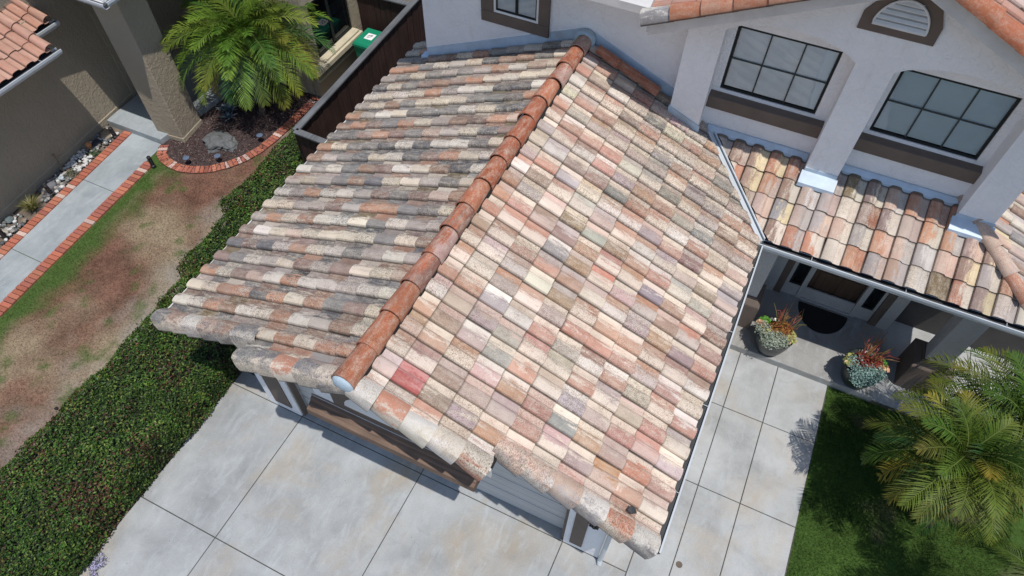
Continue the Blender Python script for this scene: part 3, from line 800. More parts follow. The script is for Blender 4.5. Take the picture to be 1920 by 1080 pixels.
for x0, x1 in ((6.92, 7.15), (8.25, 8.46)):
    b = MB(); b.box(x0, x1, 6.18, 6.235, .48, .52); b.box(x0, x0 + .03, 6.18, 6.235, .52, 2.3); b.box(x1 - .03, x1, 6.18, 6.235, .52, 2.3); b.box(x0, x1, 6.18, 6.235, 2.26, 2.3)
    sl = b.build('sidelight', 'winblack', house)
    b = MB(); b.add([(x0 + .03, 6.21, .52), (x1 - .03, 6.21, .52), (x1 - .03, 6.21, 2.26), (x0 + .03, 6.21, 2.26)], [(0, 1, 2, 3)]); b.build('pane', 'glass_dark', sl)
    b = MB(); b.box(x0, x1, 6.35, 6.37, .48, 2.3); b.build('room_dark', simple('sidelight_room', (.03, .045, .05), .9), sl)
b = MB(); b.box(7.25, 8.15, 6.27, 6.32, .19, 2.3)
for x0, x1 in ((7.35, 7.66), (7.74, 8.05)):
    for z0, z1 in ((.34, .95), (1.15, 2.1)): b.box(x0, x1, 6.255, 6.27, z0, z1)
fd = b.build('front_door', 'doorwood', house, bevel=.01)
b = MB(); b.box(8.075, 8.105, 6.245, 6.27, 1.05, 1.3); b.tube([(8.09, 6.25, 1.1), (8.09, 6.20, 1.12), (8.09, 6.20, 1.24), (8.09, 6.25, 1.27)], .012, 6); b.build('handle', 'black', fd)
def column(x0, x1, y0, y1, zb, bx, bz0):
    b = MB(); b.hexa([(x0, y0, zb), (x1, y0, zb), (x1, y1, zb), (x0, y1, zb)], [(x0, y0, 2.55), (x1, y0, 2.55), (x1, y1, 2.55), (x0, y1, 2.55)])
    cc = b.build('porch_column', 'stuccoshade', house, bevel=.02)
    q0, q1, r0, r1 = bx; b = MB(); b.box(q0, q1, r0, r1, bz0, zb - .10)
    b.hexa([(q0, r0, zb - .10), (q1, r0, zb - .10), (q1, r1, zb - .10), (q0, r1, zb - .10)], [(x0 - .04, y0 - .04, zb + .0), (x1 + .04, y0 - .04, zb + .0), (x1 + .04, y1 + .04, zb + .0), (x0 - .04, y1 + .04, zb + .0)])
    b.box(x0 - .035, x1 + .035, y0 - .035, y1 + .035, zb, zb + .04)
    b.build('pedestal', 'brown', cc, bevel=.012)
column(9.32, 9.70, 5.24, 5.58, .78, (9.18, 9.86, 5.11, 5.74), 0.)
column(6.0, 6.41, 5.14, 5.5, .92, (5.88, 6.52, 5.02, 5.62), .15)
b = MB(); b.box(8.861, 14, 6.56, 6.8, 0, 2.75); b.build('side_wall', simple('shaded_wall', (.055, .05, .047), .8, .15, 4), house)  # wall colour darkened to carry the shade under the porch roof
b = MB(); b.box(5.46, 10.0, 4.97, 5.6, 2.47, 2.5); b.box(5.46, 10., 5.6, 6.6, 2.47, 2.5); b.build('porch_ceiling', 'brown', house)

# ================================================================== PORCH OBJECTS
b = MB(); n = 28
b.prism([(7.70 + .455 * math.cos(a), 6.09 + .57 * math.sin(a), .154) for a in np.linspace(math.pi, 2 * math.pi, n)], (0, 0, .014))
tag(b.build('door_mat', 'mat'), 'black half-round rubber mat in front of the wooden front door', 'door mat')

def leaf_cards(pts, nrm, size, cols, aspect=.5, fold=.12, tilt=.5):
    """diamond leaves: pts (n,3), preferred normals (n,3), sizes (n), colours (n,3) -> verts, faces, cols"""
    n = len(pts); nr = nrm + rng.normal(0, tilt, (n, 3)); nr /= np.linalg.norm(nr, axis=1)[:, None]
    d = rng.normal(0, 1, (n, 3)); d -= nr * (d * nr).sum(1)[:, None]; d /= np.linalg.norm(d, axis=1)[:, None]
    s = np.cross(nr, d); sz = np.asarray(size).reshape(-1, 1) * np.ones((n, 1))
    A = pts - d * sz * .5; B = pts + s * sz * aspect * .5 + nr * sz * fold; Cc = pts + d * sz * .5; D = pts - s * sz * aspect * .5 + nr * sz * fold
    V = np.stack([A, B, Cc, D], 1).reshape(-1, 3)
    F = np.arange(4 * n).reshape(-1, 4)
    F3 = np.concatenate([F[:, [0, 1, 2]], F[:, [0, 2, 3]]])
    return V, F3.tolist(), np.repeat(cols, 4, 0)

def clump(c, r, n, size, pal, squash=.8, aspect=.6, up=.6):
    p = rng.normal(0, 1, (n, 3)); p /= np.linalg.norm(p, axis=1)[:, None]; p[:, 2] = np.abs(p[:, 2])
    rr = r * rng.uniform(.55, 1., (n, 1)); nr = p.copy(); nr[:, 2] += up
    pts = np.array(c) + p * rr * np.array([1, 1, squash])
    pc = np.array(pal, float)[rng.integers(0, len(pal), n)] * rng.uniform(.7, 1.25, (n, 1))
    return leaf_cards(pts, nr, rng.uniform(.7, 1.2, n) * size, pc, aspect)

def merge(parts):
    V, F, Cc = [], [], []; n = 0
    for v, f, c in parts:
        V.append(v); F += [tuple(i + n for i in q) for q in f]; Cc.append(c); n += len(v)
    return np.concatenate(V), F, np.concatenate(Cc)

def planter(x, y, label, midcol, greycol, flip):
    t = thing('planter', label, 'planter', (x, y, .15), 'pair of planters on the porch step')
    b = MB(); b.lathe((x, y, .15), [(.15, 0), (.19, .10), (.225, .25), (.235, .36), (.245, .39), (.225, .39), (.205, .35)], 28); b.build('pot', 'pot', t, smooth=True)
    b = MB(); b.lathe((x, y, .50), [(.20, -.02), (.21, .0)], 20); b.build('soil', 'soil', t)
    ps = []
    for k in range(12):
        a = rng.uniform(-2.7, -.4); ps.append(clump((x + .16 * math.cos(a) * rng.uniform(.4, 1.35), y + .05 + .21 * math.sin(a) * rng.uniform(.6, 1.2), .50 + rng.uniform(-.10, .08)), 0.125, 230, .03, greycol, .9, .6))
    V, F, Cc = merge(ps); mk('trailing_foliage', V, F, 'plant', t, Cc)
    ps = [clump((x + rng.uniform(-.12, .12), y + rng.uniform(-.04, .10), 0.55 + rng.uniform(0, .06)), .095, 130, .036, midcol, .8, .4) for k in range(7)]
    V, F, Cc = merge(ps); mk('flowering_mound', V, F, 'plant', t, Cc)
    ps = [clump((x + sx, y + sy, .57), .07, 70, .05, pal, .7, .7) for sx, sy, pal in
          ((-.17 * flip, .10, [(.10, .28, .03)]), (-.20 * flip, .03, [(.62, .36, .22), (.55, .45, .2)]), (.17 * flip, .02, [(.42, .42, .12), (.5, .5, .2)]), (.19 * flip, -.06, [(.5, .33, .2), (.35, .42, .12)]), (.02, -.04, [(.5, .47, .17)]), (-.1 * flip, -.06, [(.5, .46, .16)]))]
    for V, F, Cc in ps: mk('rosette', V, F, 'plant', t, Cc)
    b = MB()
    for k in range(36):
        a = rng.uniform(0, 6.28); r0 = rng.uniform(.0, .09); p = Vector((x + .05 * flip * (flip > 0) + r0 * math.cos(a), y + .09 + r0 * math.sin(a), .5))
        dr = Vector((math.cos(a) * .35 + .14, math.sin(a) * .35 + .12, 1)).normalized(); h = rng.uniform(.2, .46)
        pts = [p]; 
        for q_ in range(3): pts.append(pts[-1] + dr * h / 3); dr = (dr + Vector(rng.normal(0, .22, 3))).normalized()
        cc = [(.26, .10, .045), (.32, .16, .06), (.17, .15, .04), (.34, .08, .06)][k % 4]
        b.tube(pts, [.0055, .005, .0045, .003], 4, cc)
        if k % 2: b.tube([pts[2], pts[2] + (dr + Vector(rng.normal(0, .5, 3))).normalized() * .09], [.0045, .003], 4, cc)
    b.build('pencil_stems', 'plant', t, vcol=True)
    t.scale = (1.4, 1.4, 1.25)
    return t
planter(6.93, 4.80, 'planter with amber-brown centre on the porch step, left of the door mat', [(.34, .13, .03), (.40, .19, .04), (.24, .12, .03)], [(.26, .30, .23), (.36, .39, .31), (.17, .21, .15)], 1)
planter(8.47, 4.80, 'planter with dark red centre on the porch step corner beside the lawn', [(.22, .025, .02), (.16, .03, .025), (.28, .06, .04)], [(.17, .28, .25), (.26, .38, .35), (.11, .19, .16)], -1)

# ================================================================== PALMS
def palm(name, label, base, top, nf, flen, seed, old=.25, group=None, tone=1., nl=46, droop=1., trunk_r=.07, lean=(0, 0, 0)):
    r = np.random.default_rng(seed); t = thing(name, label, 'palm tree', base, group)
    base, top = Vector(base), Vector(top); b = MB()
    pts = []; rs = []
    for i in range(17):
        f = i / 16; p = base.lerp(top, f) + Vector(lean) * math.sin(math.pi * f); pts.append(p)
        rs.append(trunk_r * (1.25 - .35 * f) * (1.12 if i % 2 else .95) + (.03 if f > .85 else 0))
    b.tube(pts, rs, 10); b.build('trunk', 'trunk', t)
    V, F, Cc = [], [], []
    def addv(p, c): V.append(tuple(p)); Cc.append(c); return len(V) - 1
    ga = 2.39996
    for i in range(nf):
        f = i / nf; az = i * ga + r.normal(0, .12); elev = R_(78 - 88 * f ** .9 + r.normal(0, 5)); ln = flen * (.72 + .38 * min(1, f * 2.2)) * r.uniform(.88, 1.1)
        d = Vector((math.cos(az) * math.cos(elev), math.sin(az) * math.cos(elev), math.sin(elev)))
        p = Vector(top) + Vector((d.x * .05, d.y * .05, .02)); nseg = 16; rach = [p.copy()]; dirs = [d.copy()]
        bend = (1.25 + .5 * f) * droop / nseg
        for k in range(nseg):
            side = d.cross(Vector((0, 0, 1)))
            if side.length > 1e-3: d = Matrix.Rotation(-bend * (.5 + 1.1 * k / nseg), 3, side.normalized()) @ d
            p = p + d * ln / nseg; rach.append(p.copy()); dirs.append(d.copy())
        yel = 0.
        if f > 1 - old: yel = min(1., r.uniform(-.5, 1.2) * (f - (1 - old)) / old); yel = max(0., yel)
        gcol = np.array([(.065, .135, .016), (.095, .165, .020), (.042, .10, .018), (.13, .18, .026)][r.integers(0, 4)]) * r.uniform(.75, 1.25) * tone
        if r.random() < .2: gcol = gcol * np.array([1.0, 1.1, 1.6])
        ycol = np.array([(.42, .25, .025), (.34, .24, .03), (.30, .17, .05)][r.integers(0, 3)])
        tipy = r.uniform(0, .5) if r.random() < .4 else 0
        for k in range(nseg):      # rachis
            a, c_ = rach[k], rach[k + 1]; dd = dirs[k]; s = dd.cross(Vector((0, 0, 1))); s = s.normalized() if s.length > 1e-3 else Vector((1, 0, 0))
            w0, w1 = .011 * (1 - k / nseg) + .002, .011 * (1 - (k + 1) / nseg) + .002; rc = tuple(np.array((.16, .19, .05)) * (1 - yel) + ycol * yel)
            u_ = s.cross(dd).normalized()
            i0 = addv(a - s * w0, rc); i1 = addv(a + u_ * w0 * .8, rc); i2 = addv(a + s * w0, rc); i3 = addv(c_ - s * w1, rc); i4 = addv(c_ + u_ * w1 * .8, rc); i5 = addv(c_ + s * w1, rc)
            F.append((i0, i1, i4, i3)); F.append((i1, i2, i5, i4))
        for q_ in range(nl):
            ft = .10 + .90 * q_ / (nl - 1); kf = ft * nseg; k = min(nseg - 1, int(kf)); p0 = rach[k].lerp(rach[k + 1], kf - k); dd = dirs[min(nseg, k + 1)]
            s = dd.cross(Vector((0, 0, 1))); s = s.normalized() if s.length > 1e-3 else Vector((1, 0, 0)); u_ = s.cross(dd).normalized()
            ll = flen * .27 * (math.sin(math.pi * min(1, .18 + .80 * ft)) ** .6) * r.uniform(.85, 1.1) + .02
            yy = min(1., max(yel * (.6 + .5 * r.random()), tipy * max(0, (ft - .5) * 2)) if ft > .1 else 0)
            cc = gcol * (1 - yy) + ycol * yy; cc = cc * r.uniform(.82, 1.2)
            for sg in (-1, 1):
                fw = .5 + .75 * ft + r.normal(0, .13); o = (s * sg + dd * fw + u_ * (.34 + r.normal(0, .16))).normalized()
                m1 = p0 + o * ll * .5; o2 = (o + Vector((0, 0, -.42 * droop)) + Vector(r.normal(0, .05, 3))).normalized(); m2 = m1 + o2 * ll * .5
                wv = o.cross(u_).normalized(); w = (.0055 + .003 * r.random()) * (flen / 1.1) ** .7; ttip = tuple(cc * .9 + ycol * .12)
                a0 = addv(p0 - wv * w * .6, tuple(cc)); a1 = addv(p0 + wv * w * .6, tuple(cc)); b0 = addv(m1 - wv * w, tuple(cc)); b1 = addv(m1 + wv * w, tuple(cc)); e = addv(m2, ttip)
                F.append((a0, a1, b1, b0)); F.append((b0, b1, e))
    mk('crown', np.array(V), F, 'frond', t, np.array(Cc))
    return t
palm('palm_tree', 'palm tree in the dark mulch bed beside the tan house', (-5.55, 6.16, 0), (-5.62, 6.48, 1.95), 64, 1.68, 3, .3, tone=1.2, trunk_r=.065, droop=.85)
palm('palm_tree', 'palm tree nearest the front walkway at the lawn edge, with one bright yellow frond', (10.0, 2.75, 0), (9.42, 2.72, 2.18), 50, 1.14, 5, .2, 'palms on the front lawn', tone=.72, nl=38, trunk_r=.065, lean=(-.12, 0, 0))
palm('palm_tree', 'palm tree by the porch column, cut by the right edge of the photo', (10.25, 3.15, 0), (10.18, 3.62, 2.05), 46, 1.38, 8, .16, 'palms on the front lawn', tone=.72, nl=42, trunk_r=.065)
palm('palm_tree', 'palm tree standing past the lower right corner, whose shadow crosses the lawn', (10.75, 1.25, 0), (10.45, 1.15, 2.3), 30, .95, 12, .2, 'palms on the front lawn', tone=.72, nl=36, trunk_r=.065)

# ================================================================== LAWNS
def vn3(x, y, s, o=0.): return mnoise.noise(Vector((x * s + o, y * s - o, o * .7)))
def fbm(x, y, s, o=0.): return vn3(x, y, s, o) + .5 * vn3(x, y, s * 2.1, o + 3) + .25 * vn3(x, y, s * 4.3, o + 7)
def edge_x(y): return -6.32 - .075 * (y + .83)         # lawn side of the neighbour's brick border
def dry_col(x, y):
    d = x - edge_x(y); tan_ = np.array((.335, .265, .175)); red = np.array((.185, .098, .068)); grn = np.array((.075, .125, .032)); grey = np.array((.29, .262, .225)); red = red * (.75 + .5 * max(0., min(1., .5 + fbm(x, y, 2.7, 63))))
    t = 1 / (1 + math.exp(-(fbm(x, y, .8, 2) * 5 + 1.0 - 1.2 * (d - 1.5)))) if d > .3 else .4
    c = tan_ * (1 - t) + red * t
    gmask = max(0., min(1., 1.25 - d / (.62 + .35 * fbm(x, y, .7, 9)) + .5 * fbm(x, y, 2.6, 5)))
    gmask = max(gmask, max(0, min(.75, (fbm(x, y, 2.3, 21) + .35 * fbm(x, y, 9., 23) - .27) * 1.9)))
    c_hf = .85 + .5 * fbm(x, y, 5.5, 52); red = red * c_hf; tan_ = tan_ * (1.25 - .25 * c_hf) * (.82 + .4 * fbm(x, y, 3.3, 71))
    c = c * (1 - gmask) + grn * gmask
    bare = max(0, min(1, (d - 1.9) * 1.4 + fbm(x, y, 1.2, 14)))
    return c * (1 - bare * .75 * (1 - gmask)) + grey * bare * .75 * (1 - gmask), gmask, bare
def green_col(x, y):
    g_ = np.array((.056, .105, .022)); c = g_ * (1 + .35 * fbm(x, y, 1.1, 31))
    brown = max(0, min(1, (fbm(x, y, .9, 44) - .25) * 2.2 + .9 * max(0, (x - 10.0)) - .15)); return c * (1 - .7 * brown) + np.array((.16, .12, .085)) * .7 * brown, 1 - brown, brown
def lawn(name, x0, x1, y0, y1, st, fn, z, cut=None):
    nx, ny = int((x1 - x0) / st) + 1, int((y1 - y0) / st) + 1; V, Cc, F = [], [], []
    for j in range(ny):
        for i in range(nx):
            x, y = x0 + i * st, y0 + j * st; V.append((x, y, z + .012 * fbm(x, y, 1.5, 1))); Cc.append(fn(x, y)[0] * .8)
    for j in range(ny - 1):
        for i in range(nx - 1): F.append((j * nx + i, j * nx + i + 1, (j + 1) * nx + i + 1, (j + 1) * nx + i))
    return struct(mk(name, V, F, 'attr', None, np.array(Cc), smooth=True))
lawn('lawn', -7.4, -1.6, -5, 7.6, .08, dry_col, -.018)
lawn('lawn', 8.12, 14, -6, 4.62, .08, green_col, -.012)
def blades(name, label, n, x0, x1, y0, y1, fn, h, keep, lean=.5, wid=.0035):
    V, F, Cc = [], [], []
    xs, ys = rng.uniform(x0, x1, n), rng.uniform(y0, y1, n); k = 0
    for x, y in zip(xs, ys):
        if not keep(x, y): continue
        c, gm, br = fn(x, y)
        if rng.random() < br * .75: continue
        a = rng.uniform(0, 6.28); hh = h * rng.uniform(.5, 1.3); l = lean * hh * rng.uniform(.2, 1.6); a2 = rng.uniform(0, 6.28); w = wid * rng.uniform(.7, 1.4)
        c = c * rng.uniform(.65, 1.5)
        V += [(x - w * math.cos(a), y - w * math.sin(a), -.012), (x + w * math.cos(a), y + w * math.sin(a), -.012), (x + l * math.cos(a2), y + l * math.sin(a2), hh)]
        Cc += [c * .8, c * .8, c * 1.1]; F.append((k, k + 1, k + 2)); k += 3
    o = mk(name, np.array(V), F, 'blade', None, np.array(Cc)); return tag(o, label, 'grass', kind='stuff')

# ================================================================== NEIGHBOUR YARD
def lerp2(a, b, t): return (a[0] + (b[0] - a[0]) * t, a[1] + (b[1] - a[1]) * t)
# concrete path between its two brick rows (it widens towards the porch)
PLb, PLt = (-7.35, -1.6), (-7.91, 4.27)        # left edge of concrete
PRb, PRt = (-6.55, -1.6), (-6.98, 4.27)        # right edge
p = MB(); cuts = [-.5, .0, .36, .72, 1.0]
p0 = MB()
ext0 = lambda a, b, t: lerp2(a, b, t)
for t0, t1 in zip(cuts[:-1], cuts[1:]):
    a, b_, c_, d_ = ext0(PLb, PLt, t0 + .002), ext0(PRb, PRt, t0 + .002), ext0(PRb, PRt, t1), ext0(PLb, PLt, t1)
    p.hexa([(*a, -.1), (*b_, -.1), (*c_, -.1), (*d_, -.1)], [(*a, 0), (*b_, 0), (*c_, 0), (*d_, 0)])
struct(p.build('garden_path', 'nbpath', bevel=.006))
def brickcol():
    r = rng.random()
    if r < .05: return jit((.50, .36, .31), .08)
    return jit([(.37, .125, .08), (.42, .16, .10), (.33, .115, .085)][rng.integers(0, 3)], .10)
def brick_row(name, label, pts, width, inward, ln=.104):
    """row of bricks laid across a path edge; pts: polyline, bricks stand across it"""
    P = [Vector((*q, 0)) for q in pts]; b = MB(); mo = MB(); acc = []
    for a, c_ in zip(P[:-1], P[1:]):
        acc.append((a, c_))
    tot = sum((c_ - a).length for a, c_ in acc); nb = int(tot / ln)
    def at(s):
        for a, c_ in acc:
            l = (c_ - a).length
            if s <= l: return a + (c_ - a) * (s / l), (c_ - a).normalized()
            s -= l
        a, c_ = acc[-1]; return c_, (c_ - a).normalized()
    for i in range(nb):
        s0, s1 = i * ln + .006, (i + 1) * ln - .006; a, da = at(s0); c_, dc = at(s1); na = Vector((-da.y, da.x, 0)) * inward; nc = Vector((-dc.y, dc.x, 0)) * inward
        z = .025 + rng.normal(0, .003); a2, c2 = a + na * width, c_ + nc * width; q = [a, c_, c2, a2]
        if (q[1] - q[0]).cross(q[2] - q[1]).z < 0: q = q[::-1]
        b.hexa([(v.x, v.y, -.05) for v in q], [(v.x, v.y, z) for v in q], brickcol())
    o = b.build(name, 'brick', None, vcol=True, bevel=.005); tag(o, label, 'brick edging', 'brick edging of the neighbouring path and bed')
    return o
brick_row('brick_edging', 'straight brick edging between the grey path and the rock bed', [lerp2(PLb, PLt, -.5), PLb, PLt], .20, 1)
brick_row('brick_edging', 'straight brick edging between the grey path and the dry lawn', [lerp2(PRb, PRt, -.5), PRb, lerp2(PRb, PRt, .90)], .235, -1)
bedc = [(-7.02, 4.22), (-6.86, 3.93), (-6.62, 3.80), (-6.36, 3.74), (-6.05, 3.73), (-5.70, 3.84), (-5.38, 4.03), (-5.10, 4.33), (-4.90, 4.66), (-4.76, 5.05), (-4.70, 5.5), (-4.68, 6.1), (-4.66, 7.3)]
brick_row('brick_edging', 'curved brick edging around the dark mulch bed', bedc, .21, 1, .098)
bedpoly = bedc + [(-6.7, 7.35), (-6.9, 5.3), (-7.0, 4.5)]
def inpoly(x, y, P):
    c = False; j = len(P) - 1
    for i in range(len(P)):
        if (P[i][1] > y) != (P[j][1] > y) and x < (P[j][0] - P[i][0]) * (y - P[i][1]) / (P[j][1] - P[i][1]) + P[i][0]: c = not c
        j = i
    return c
b = MB(); b.prism([(x, y, -.05) for x, y in bedpoly], (0, 0, .058)); struct(b.build('mulch_bed', 'mulchsoil'))
def in_bed(x, y): return inpoly(x, y, bedpoly) or x < -6.9
blades('dry_grass', 'dry patchy grass between the brick border and the hedge', 70000, -6.9, -2.4, -3.6, 6.4, dry_col, .032, lambda x, y: x > edge_x(y) + .0 and not in_bed(x, y) and not (x > -4.4 and y > 5.6), .9, .003)
blades('lawn_grass', 'short green lawn grass beside the walkway', 75000, 8.13, 11.2, -.9, 4.6, green_col, .038, lambda x, y: True, .7, .003)
# bark chips
n = 7000; pts = []
while len(pts) < n:
    x, y = rng.uniform(-7, -4.5), rng.uniform(3.7, 7.4)
    if inpoly(x, y, bedpoly): pts.append((x, y, .012 + abs(rng.normal(0, .012))))
pts = np.array(pts); pal = np.array([(.085, .05, .05), (.13, .085, .08), (.05, .03, .03), (.20, .15, .135), (.10, .06, .045)])[rng.integers(0, 5, n)] * rng.uniform(.6, 1.4, (n, 1))
V, F, Cc = leaf_cards(pts, np.tile([0, 0, 1.], (n, 1)), rng.uniform(.025, .075, n), pal, .28, .06, .35)
tag(mk('bark_chips', V, F, 'chips', None, Cc), 'dark bark chips covering the curved bed', 'bark mulch', kind='stuff')

# --- neighbour's house
nb = thing('house', 'tan stucco house with plain terracotta tiles at the upper left', 'house', (-8.6, 3, 0))
Wa, Wb = Vector((-8.08, -1.5, 0)), Vector((-8.75, 5.24, 0)); wd = (Wb - Wa).normalized(); wn_ = Vector((wd.y, -wd.x, 0))   # outward (+x)
if wn_.x < 0: wn_ = -wn_
def wq(t, o, z): v = Wa + wd * t + wn_ * o; return (v.x, v.y, z)
WL = (Wb - Wa).length
w = MB(); w.hexa([wq(-2, -.2, 0), wq(-2, 0, 0), wq(WL, 0, 0), wq(WL, -.2, 0)][::1], [wq(-2, -.2, 2.95), wq(-2, 0, 2.95), wq(WL, 0, 2.95), wq(WL, -.2, 2.95)])
w.hexa([wq(5.75, -.3, 2.95), wq(5.75, -.001, 2.95), wq(WL, -.001, 2.95), wq(WL, -.3, 2.95)], [wq(5.75, -.3, 6), wq(5.75, -.001, 6), wq(WL, -.001, 6), wq(WL, -.3, 6)])
w.hexa([wq(-2, .0, 0), wq(-2, .018, 0), wq(WL, .018, 0), wq(WL, 0, 0)], [wq(-2, 0, .20), wq(-2, .018, .18), wq(WL, .018, .18), wq(WL, 0, .20)])
w.box(-13, -8.72, 5.24, 5.4, 0, 6); w.box(-13, -8.66, 4.10, 4.25, 2.9, 6)
w.box(-8.9, -8.75, 5.2, 8.2, 0, 6); w.box(-8.9, -6.1, 7.9, 8.1, 0, 4); w.box(-6.25, -4.83, 7.30, 7.5, 0, 4); w.box(-6.25, -6.1, 7.5, 8.0, 0, 4)
WX = -4.62
w.box(WX - .2, WX, 7.30, 7.52, 0, 3.3); w.box(WX - .2, WX, 8.95, 10.6, 0, 3.3); w.box(WX - .2, WX, 7.52, 8.95, 0, .98); w.box(WX - .2, WX, 7.52, 8.95, 2.35, 3.3)
nbw = w.build('wall', 'tan', nb)
# entry pillar
b = MB(); q4 = [(-7.27, 4.48), (-6.57, 4.55), (-6.66, 5.26), (-7.36, 5.19)]
b.hexa([(x, y, .0) for x, y in q4], [(x, y, 3.75) for x, y in q4]); cx_, cy_ = sum(q[0] for q in q4) / 4, sum(q[1] for q in q4) / 4
b.hexa([(cx_ + (x - cx_) * 1.06, cy_ + (y - cy_) * 1.06, 0) for x, y in q4], [(cx_ + (x - cx_) * 1.04, cy_ + (y - cy_) * 1.04, .13) for x, y in q4])
b.build('entry_pillar', 'tan', nb, bevel=.02)
# entry roof corner over the pillar
b = MB(); b.box(-10.5, -6.24, 4.08, 9, 3.72, 3.84); er = b.build('entry_roof', 'fascia', nb)
gutter('gutter', (-6.26, 9, 3.86), (-6.26, 4.10, 3.86), (1, 0, 0), er); gutter('gutter', (-10.5, 4.12, 3.86), (-6.15, 4.12, 3.86), (0, -1, 0), er)
et = TileMesh()
for k in range(3):
    for j in range(12):
        ca = jit((.45, .22, .15), .06); s_tile(et, A3(-6.2 - k * .34, 4.2 + j * .3, 3.88 + k * .34 * S), uR, sdR, nR, W, EX, ca, jit((.50, .27, .19), .06), .08, (j * .3 + 200, k))
et.build('roof_tiles', er)
# tile roof over the side wall: two eaves, the rear one set back
def nb_roof(y0, y1, xe, ze, rows, name):
    tm = TileMesh(); b = MB(); xi = xe - rows * EX * cR
    b.hexa([(xi, y0, ze - .06 + (xe - xi) * S), (xe - .03, y0, ze - .07), (xe - .03, y1, ze - .07), (xi, y1, ze - .06 + (xe - xi) * S)], [(xi, y0, ze - .01 + (xe - xi) * S), (xe - .03, y0, ze - .02), (xe - .03, y1, ze - .02), (xi, y1, ze - .01 + (xe - xi) * S)])
    r_ = b.build(name, 'void', nb); nc = int(round((y1 - y0) / W))
    for k in range(rows):
        x = xe - k * EX * cR
        for j in range(nc):
            y = y1 - (j + 1) * W; s_tile(tm, A3(x, y, ze + (xe - x) * S), uR, sdR, nR, W, EX, jit((.46, .235, .165), .05), jit((.52, .30, .22), .05), .06, (y + 300, k * EX))
        p0 = A3(x + .0, y1 - .02, ze + (xe - x) * S + .05); p1 = p0 + sdR * (EX + .05)
        barrel(tm, p0 + nR * .02, p1, tuple(nR), .10, .085, jit((.46, .25, .18), .05), jit((.50, .29, .21), .05), .06, -100, 100, 10)
    tm.build('roof_tiles', r_)
    gutter('gutter', (xe - .05, y0, ze - .015), (xe - .05, y1 + .14, ze - .015), (1, 0, 0), r_, .14)
    b = MB(); b.hexa([(xi, y1 - .05, ze - .16), (xe - .09, y1 - .05, ze - .16), (xe - .09, y1 - .01, ze - .16), (xi, y1 - .01, ze - .16)], [(xi, y1 - .05, ze - .03 + (xe - xi) * S), (xe - .09, y1 - .05, ze - .01), (xe - .09, y1 - .01, ze - .01), (xi, y1 - .01, ze - .03 + (xe - xi) * S)]); b.box(xe - .09, xe - .055, y0, y1 + .1, ze - .2, ze - .03); b.box(-8.9, xe - .1, y0, y1, ze - .14, ze - .10); b.build('fascia', 'white', r_)  # gable-end board is added to stop a sun streak on the wall
    return r_
nb_roof(-4.4, 3.45, -7.56, 2.82, 5, 'side_roof')
nb_roof(2.94, 4.14, -8.36, 2.82, 2, 'side_roof')  # rear roof stretched under the front one to close a sunlight gap
# window with a deep sill
fwb = MB(); y0, y1, z0, z1 = 7.55, 8.92, 1.0, 2.33
for a, c_, e, f in ((y0, y1, z0, z0 + .05), (y0, y1, z1 - .05, z1), (y0, y0 + .045, z0, z1), (y1 - .045, y1, z0, z1), (y0 + .62, y0 + .70, z0, z1)): fwb.box(WX - .06, WX - .02, a, c_, e, f)
nw = fwb.build('window', 'winblack', nb)
b = MB()
for yy in (y0 + .33, y0 + 1.03): b.box(WX - .052, WX - .045, yy - .009, yy + .009, z0, z1)
for k in (1, 2): b.box(WX - .054, WX - .043, y0, y1, z0 + (z1 - z0) * k / 3 - .009, z0 + (z1 - z0) * k / 3 + .009)
b.build('grille', 'muntin', nw)
b = MB(); b.add([(WX - .04, y0, z0), (WX - .04, y1, z0), (WX - .04, y1, z1), (WX - .04, y0, z1)], [(0, 1, 2, 3)]); b.build('pane', 'glass_dark', nw)
b = MB(); b.box(WX - .18, WX - .16, y0, y1, z0, z1); b.build('room_dark', simple('curtain_dark', (.05, .06, .075), .9), nw)
b = MB(); b.box(WX + .001, WX + .22, 7.12, 9.02, .80, .93); b.box(WX - .05, WX + .16, 7.50, 8.97, .93, .985); b.box(WX + .001, WX + .10, 7.25, 9.0, .52, .58)
b.build('window_sill', simple('cream_stucco', (.52, .46, .33), .9, .08, 5, .4, 60), nb, bevel=.012)
b = MB(); b.box(-7.7, -7.0, 7.86, 7.9, .15, 2.3); b.build('front_door', wood('orange_wood', (.22, .10, .035), 2), nb)
b = MB(); b.box(-6.85, -6.35, 7.85, 7.9, .5, 2.3); w2 = b.build('window', 'glass_dark', nb)
b = MB(); q = [(-8.60, 4.25), (-6.99, 4.28), (-6.60, 7.9), (-8.75, 7.9)]; b.hexa([(x, y, -.05) for x, y in q], [(x, y, .15) for x, y in q]); struct(b.build('entry_step', 'nbpath', bevel=.012))

# --- rock bed along the wall
def rock(c, r, squash, col, seed, sub=2, rough=.28):
    bm = bmesh.new(); bmesh.ops.create_icosphere(bm, subdivisions=sub, radius=1.); rs = np.random.default_rng(seed); o = rs.uniform(0, 50, 3)
    sx, sy, sz = r * rs.uniform(.8, 1.25), r * rs.uniform(.8, 1.25), r * squash; an = rs.uniform(0, 6.28); V = []
    for v in bm.verts:
        k = 1 + rough * mnoise.noise(v.co * 1.3 + Vector(o)) + rough * .5 * mnoise.noise(v.co * 3.1 + Vector(o))
        q = Vector((v.co.x * sx, v.co.y * sy, v.co.z * sz)) * k; q.rotate(Matrix.Rotation(an, 3, 'Z')); V.append((c[0] + q.x, c[1] + q.y, c[2] + q.z))
    F = [tuple(v.index for v in f.verts) for f in bm.faces]; bm.free(); cc = np.tile(np.array(col), (len(V), 1)) * rs.uniform(.85, 1.15, (len(V), 1))
    return np.array(V), F, cc
def wallx(y): return Wa.x + (Wb.x - Wa.x) * (y - Wa.y) / (Wb.y - Wa.y)
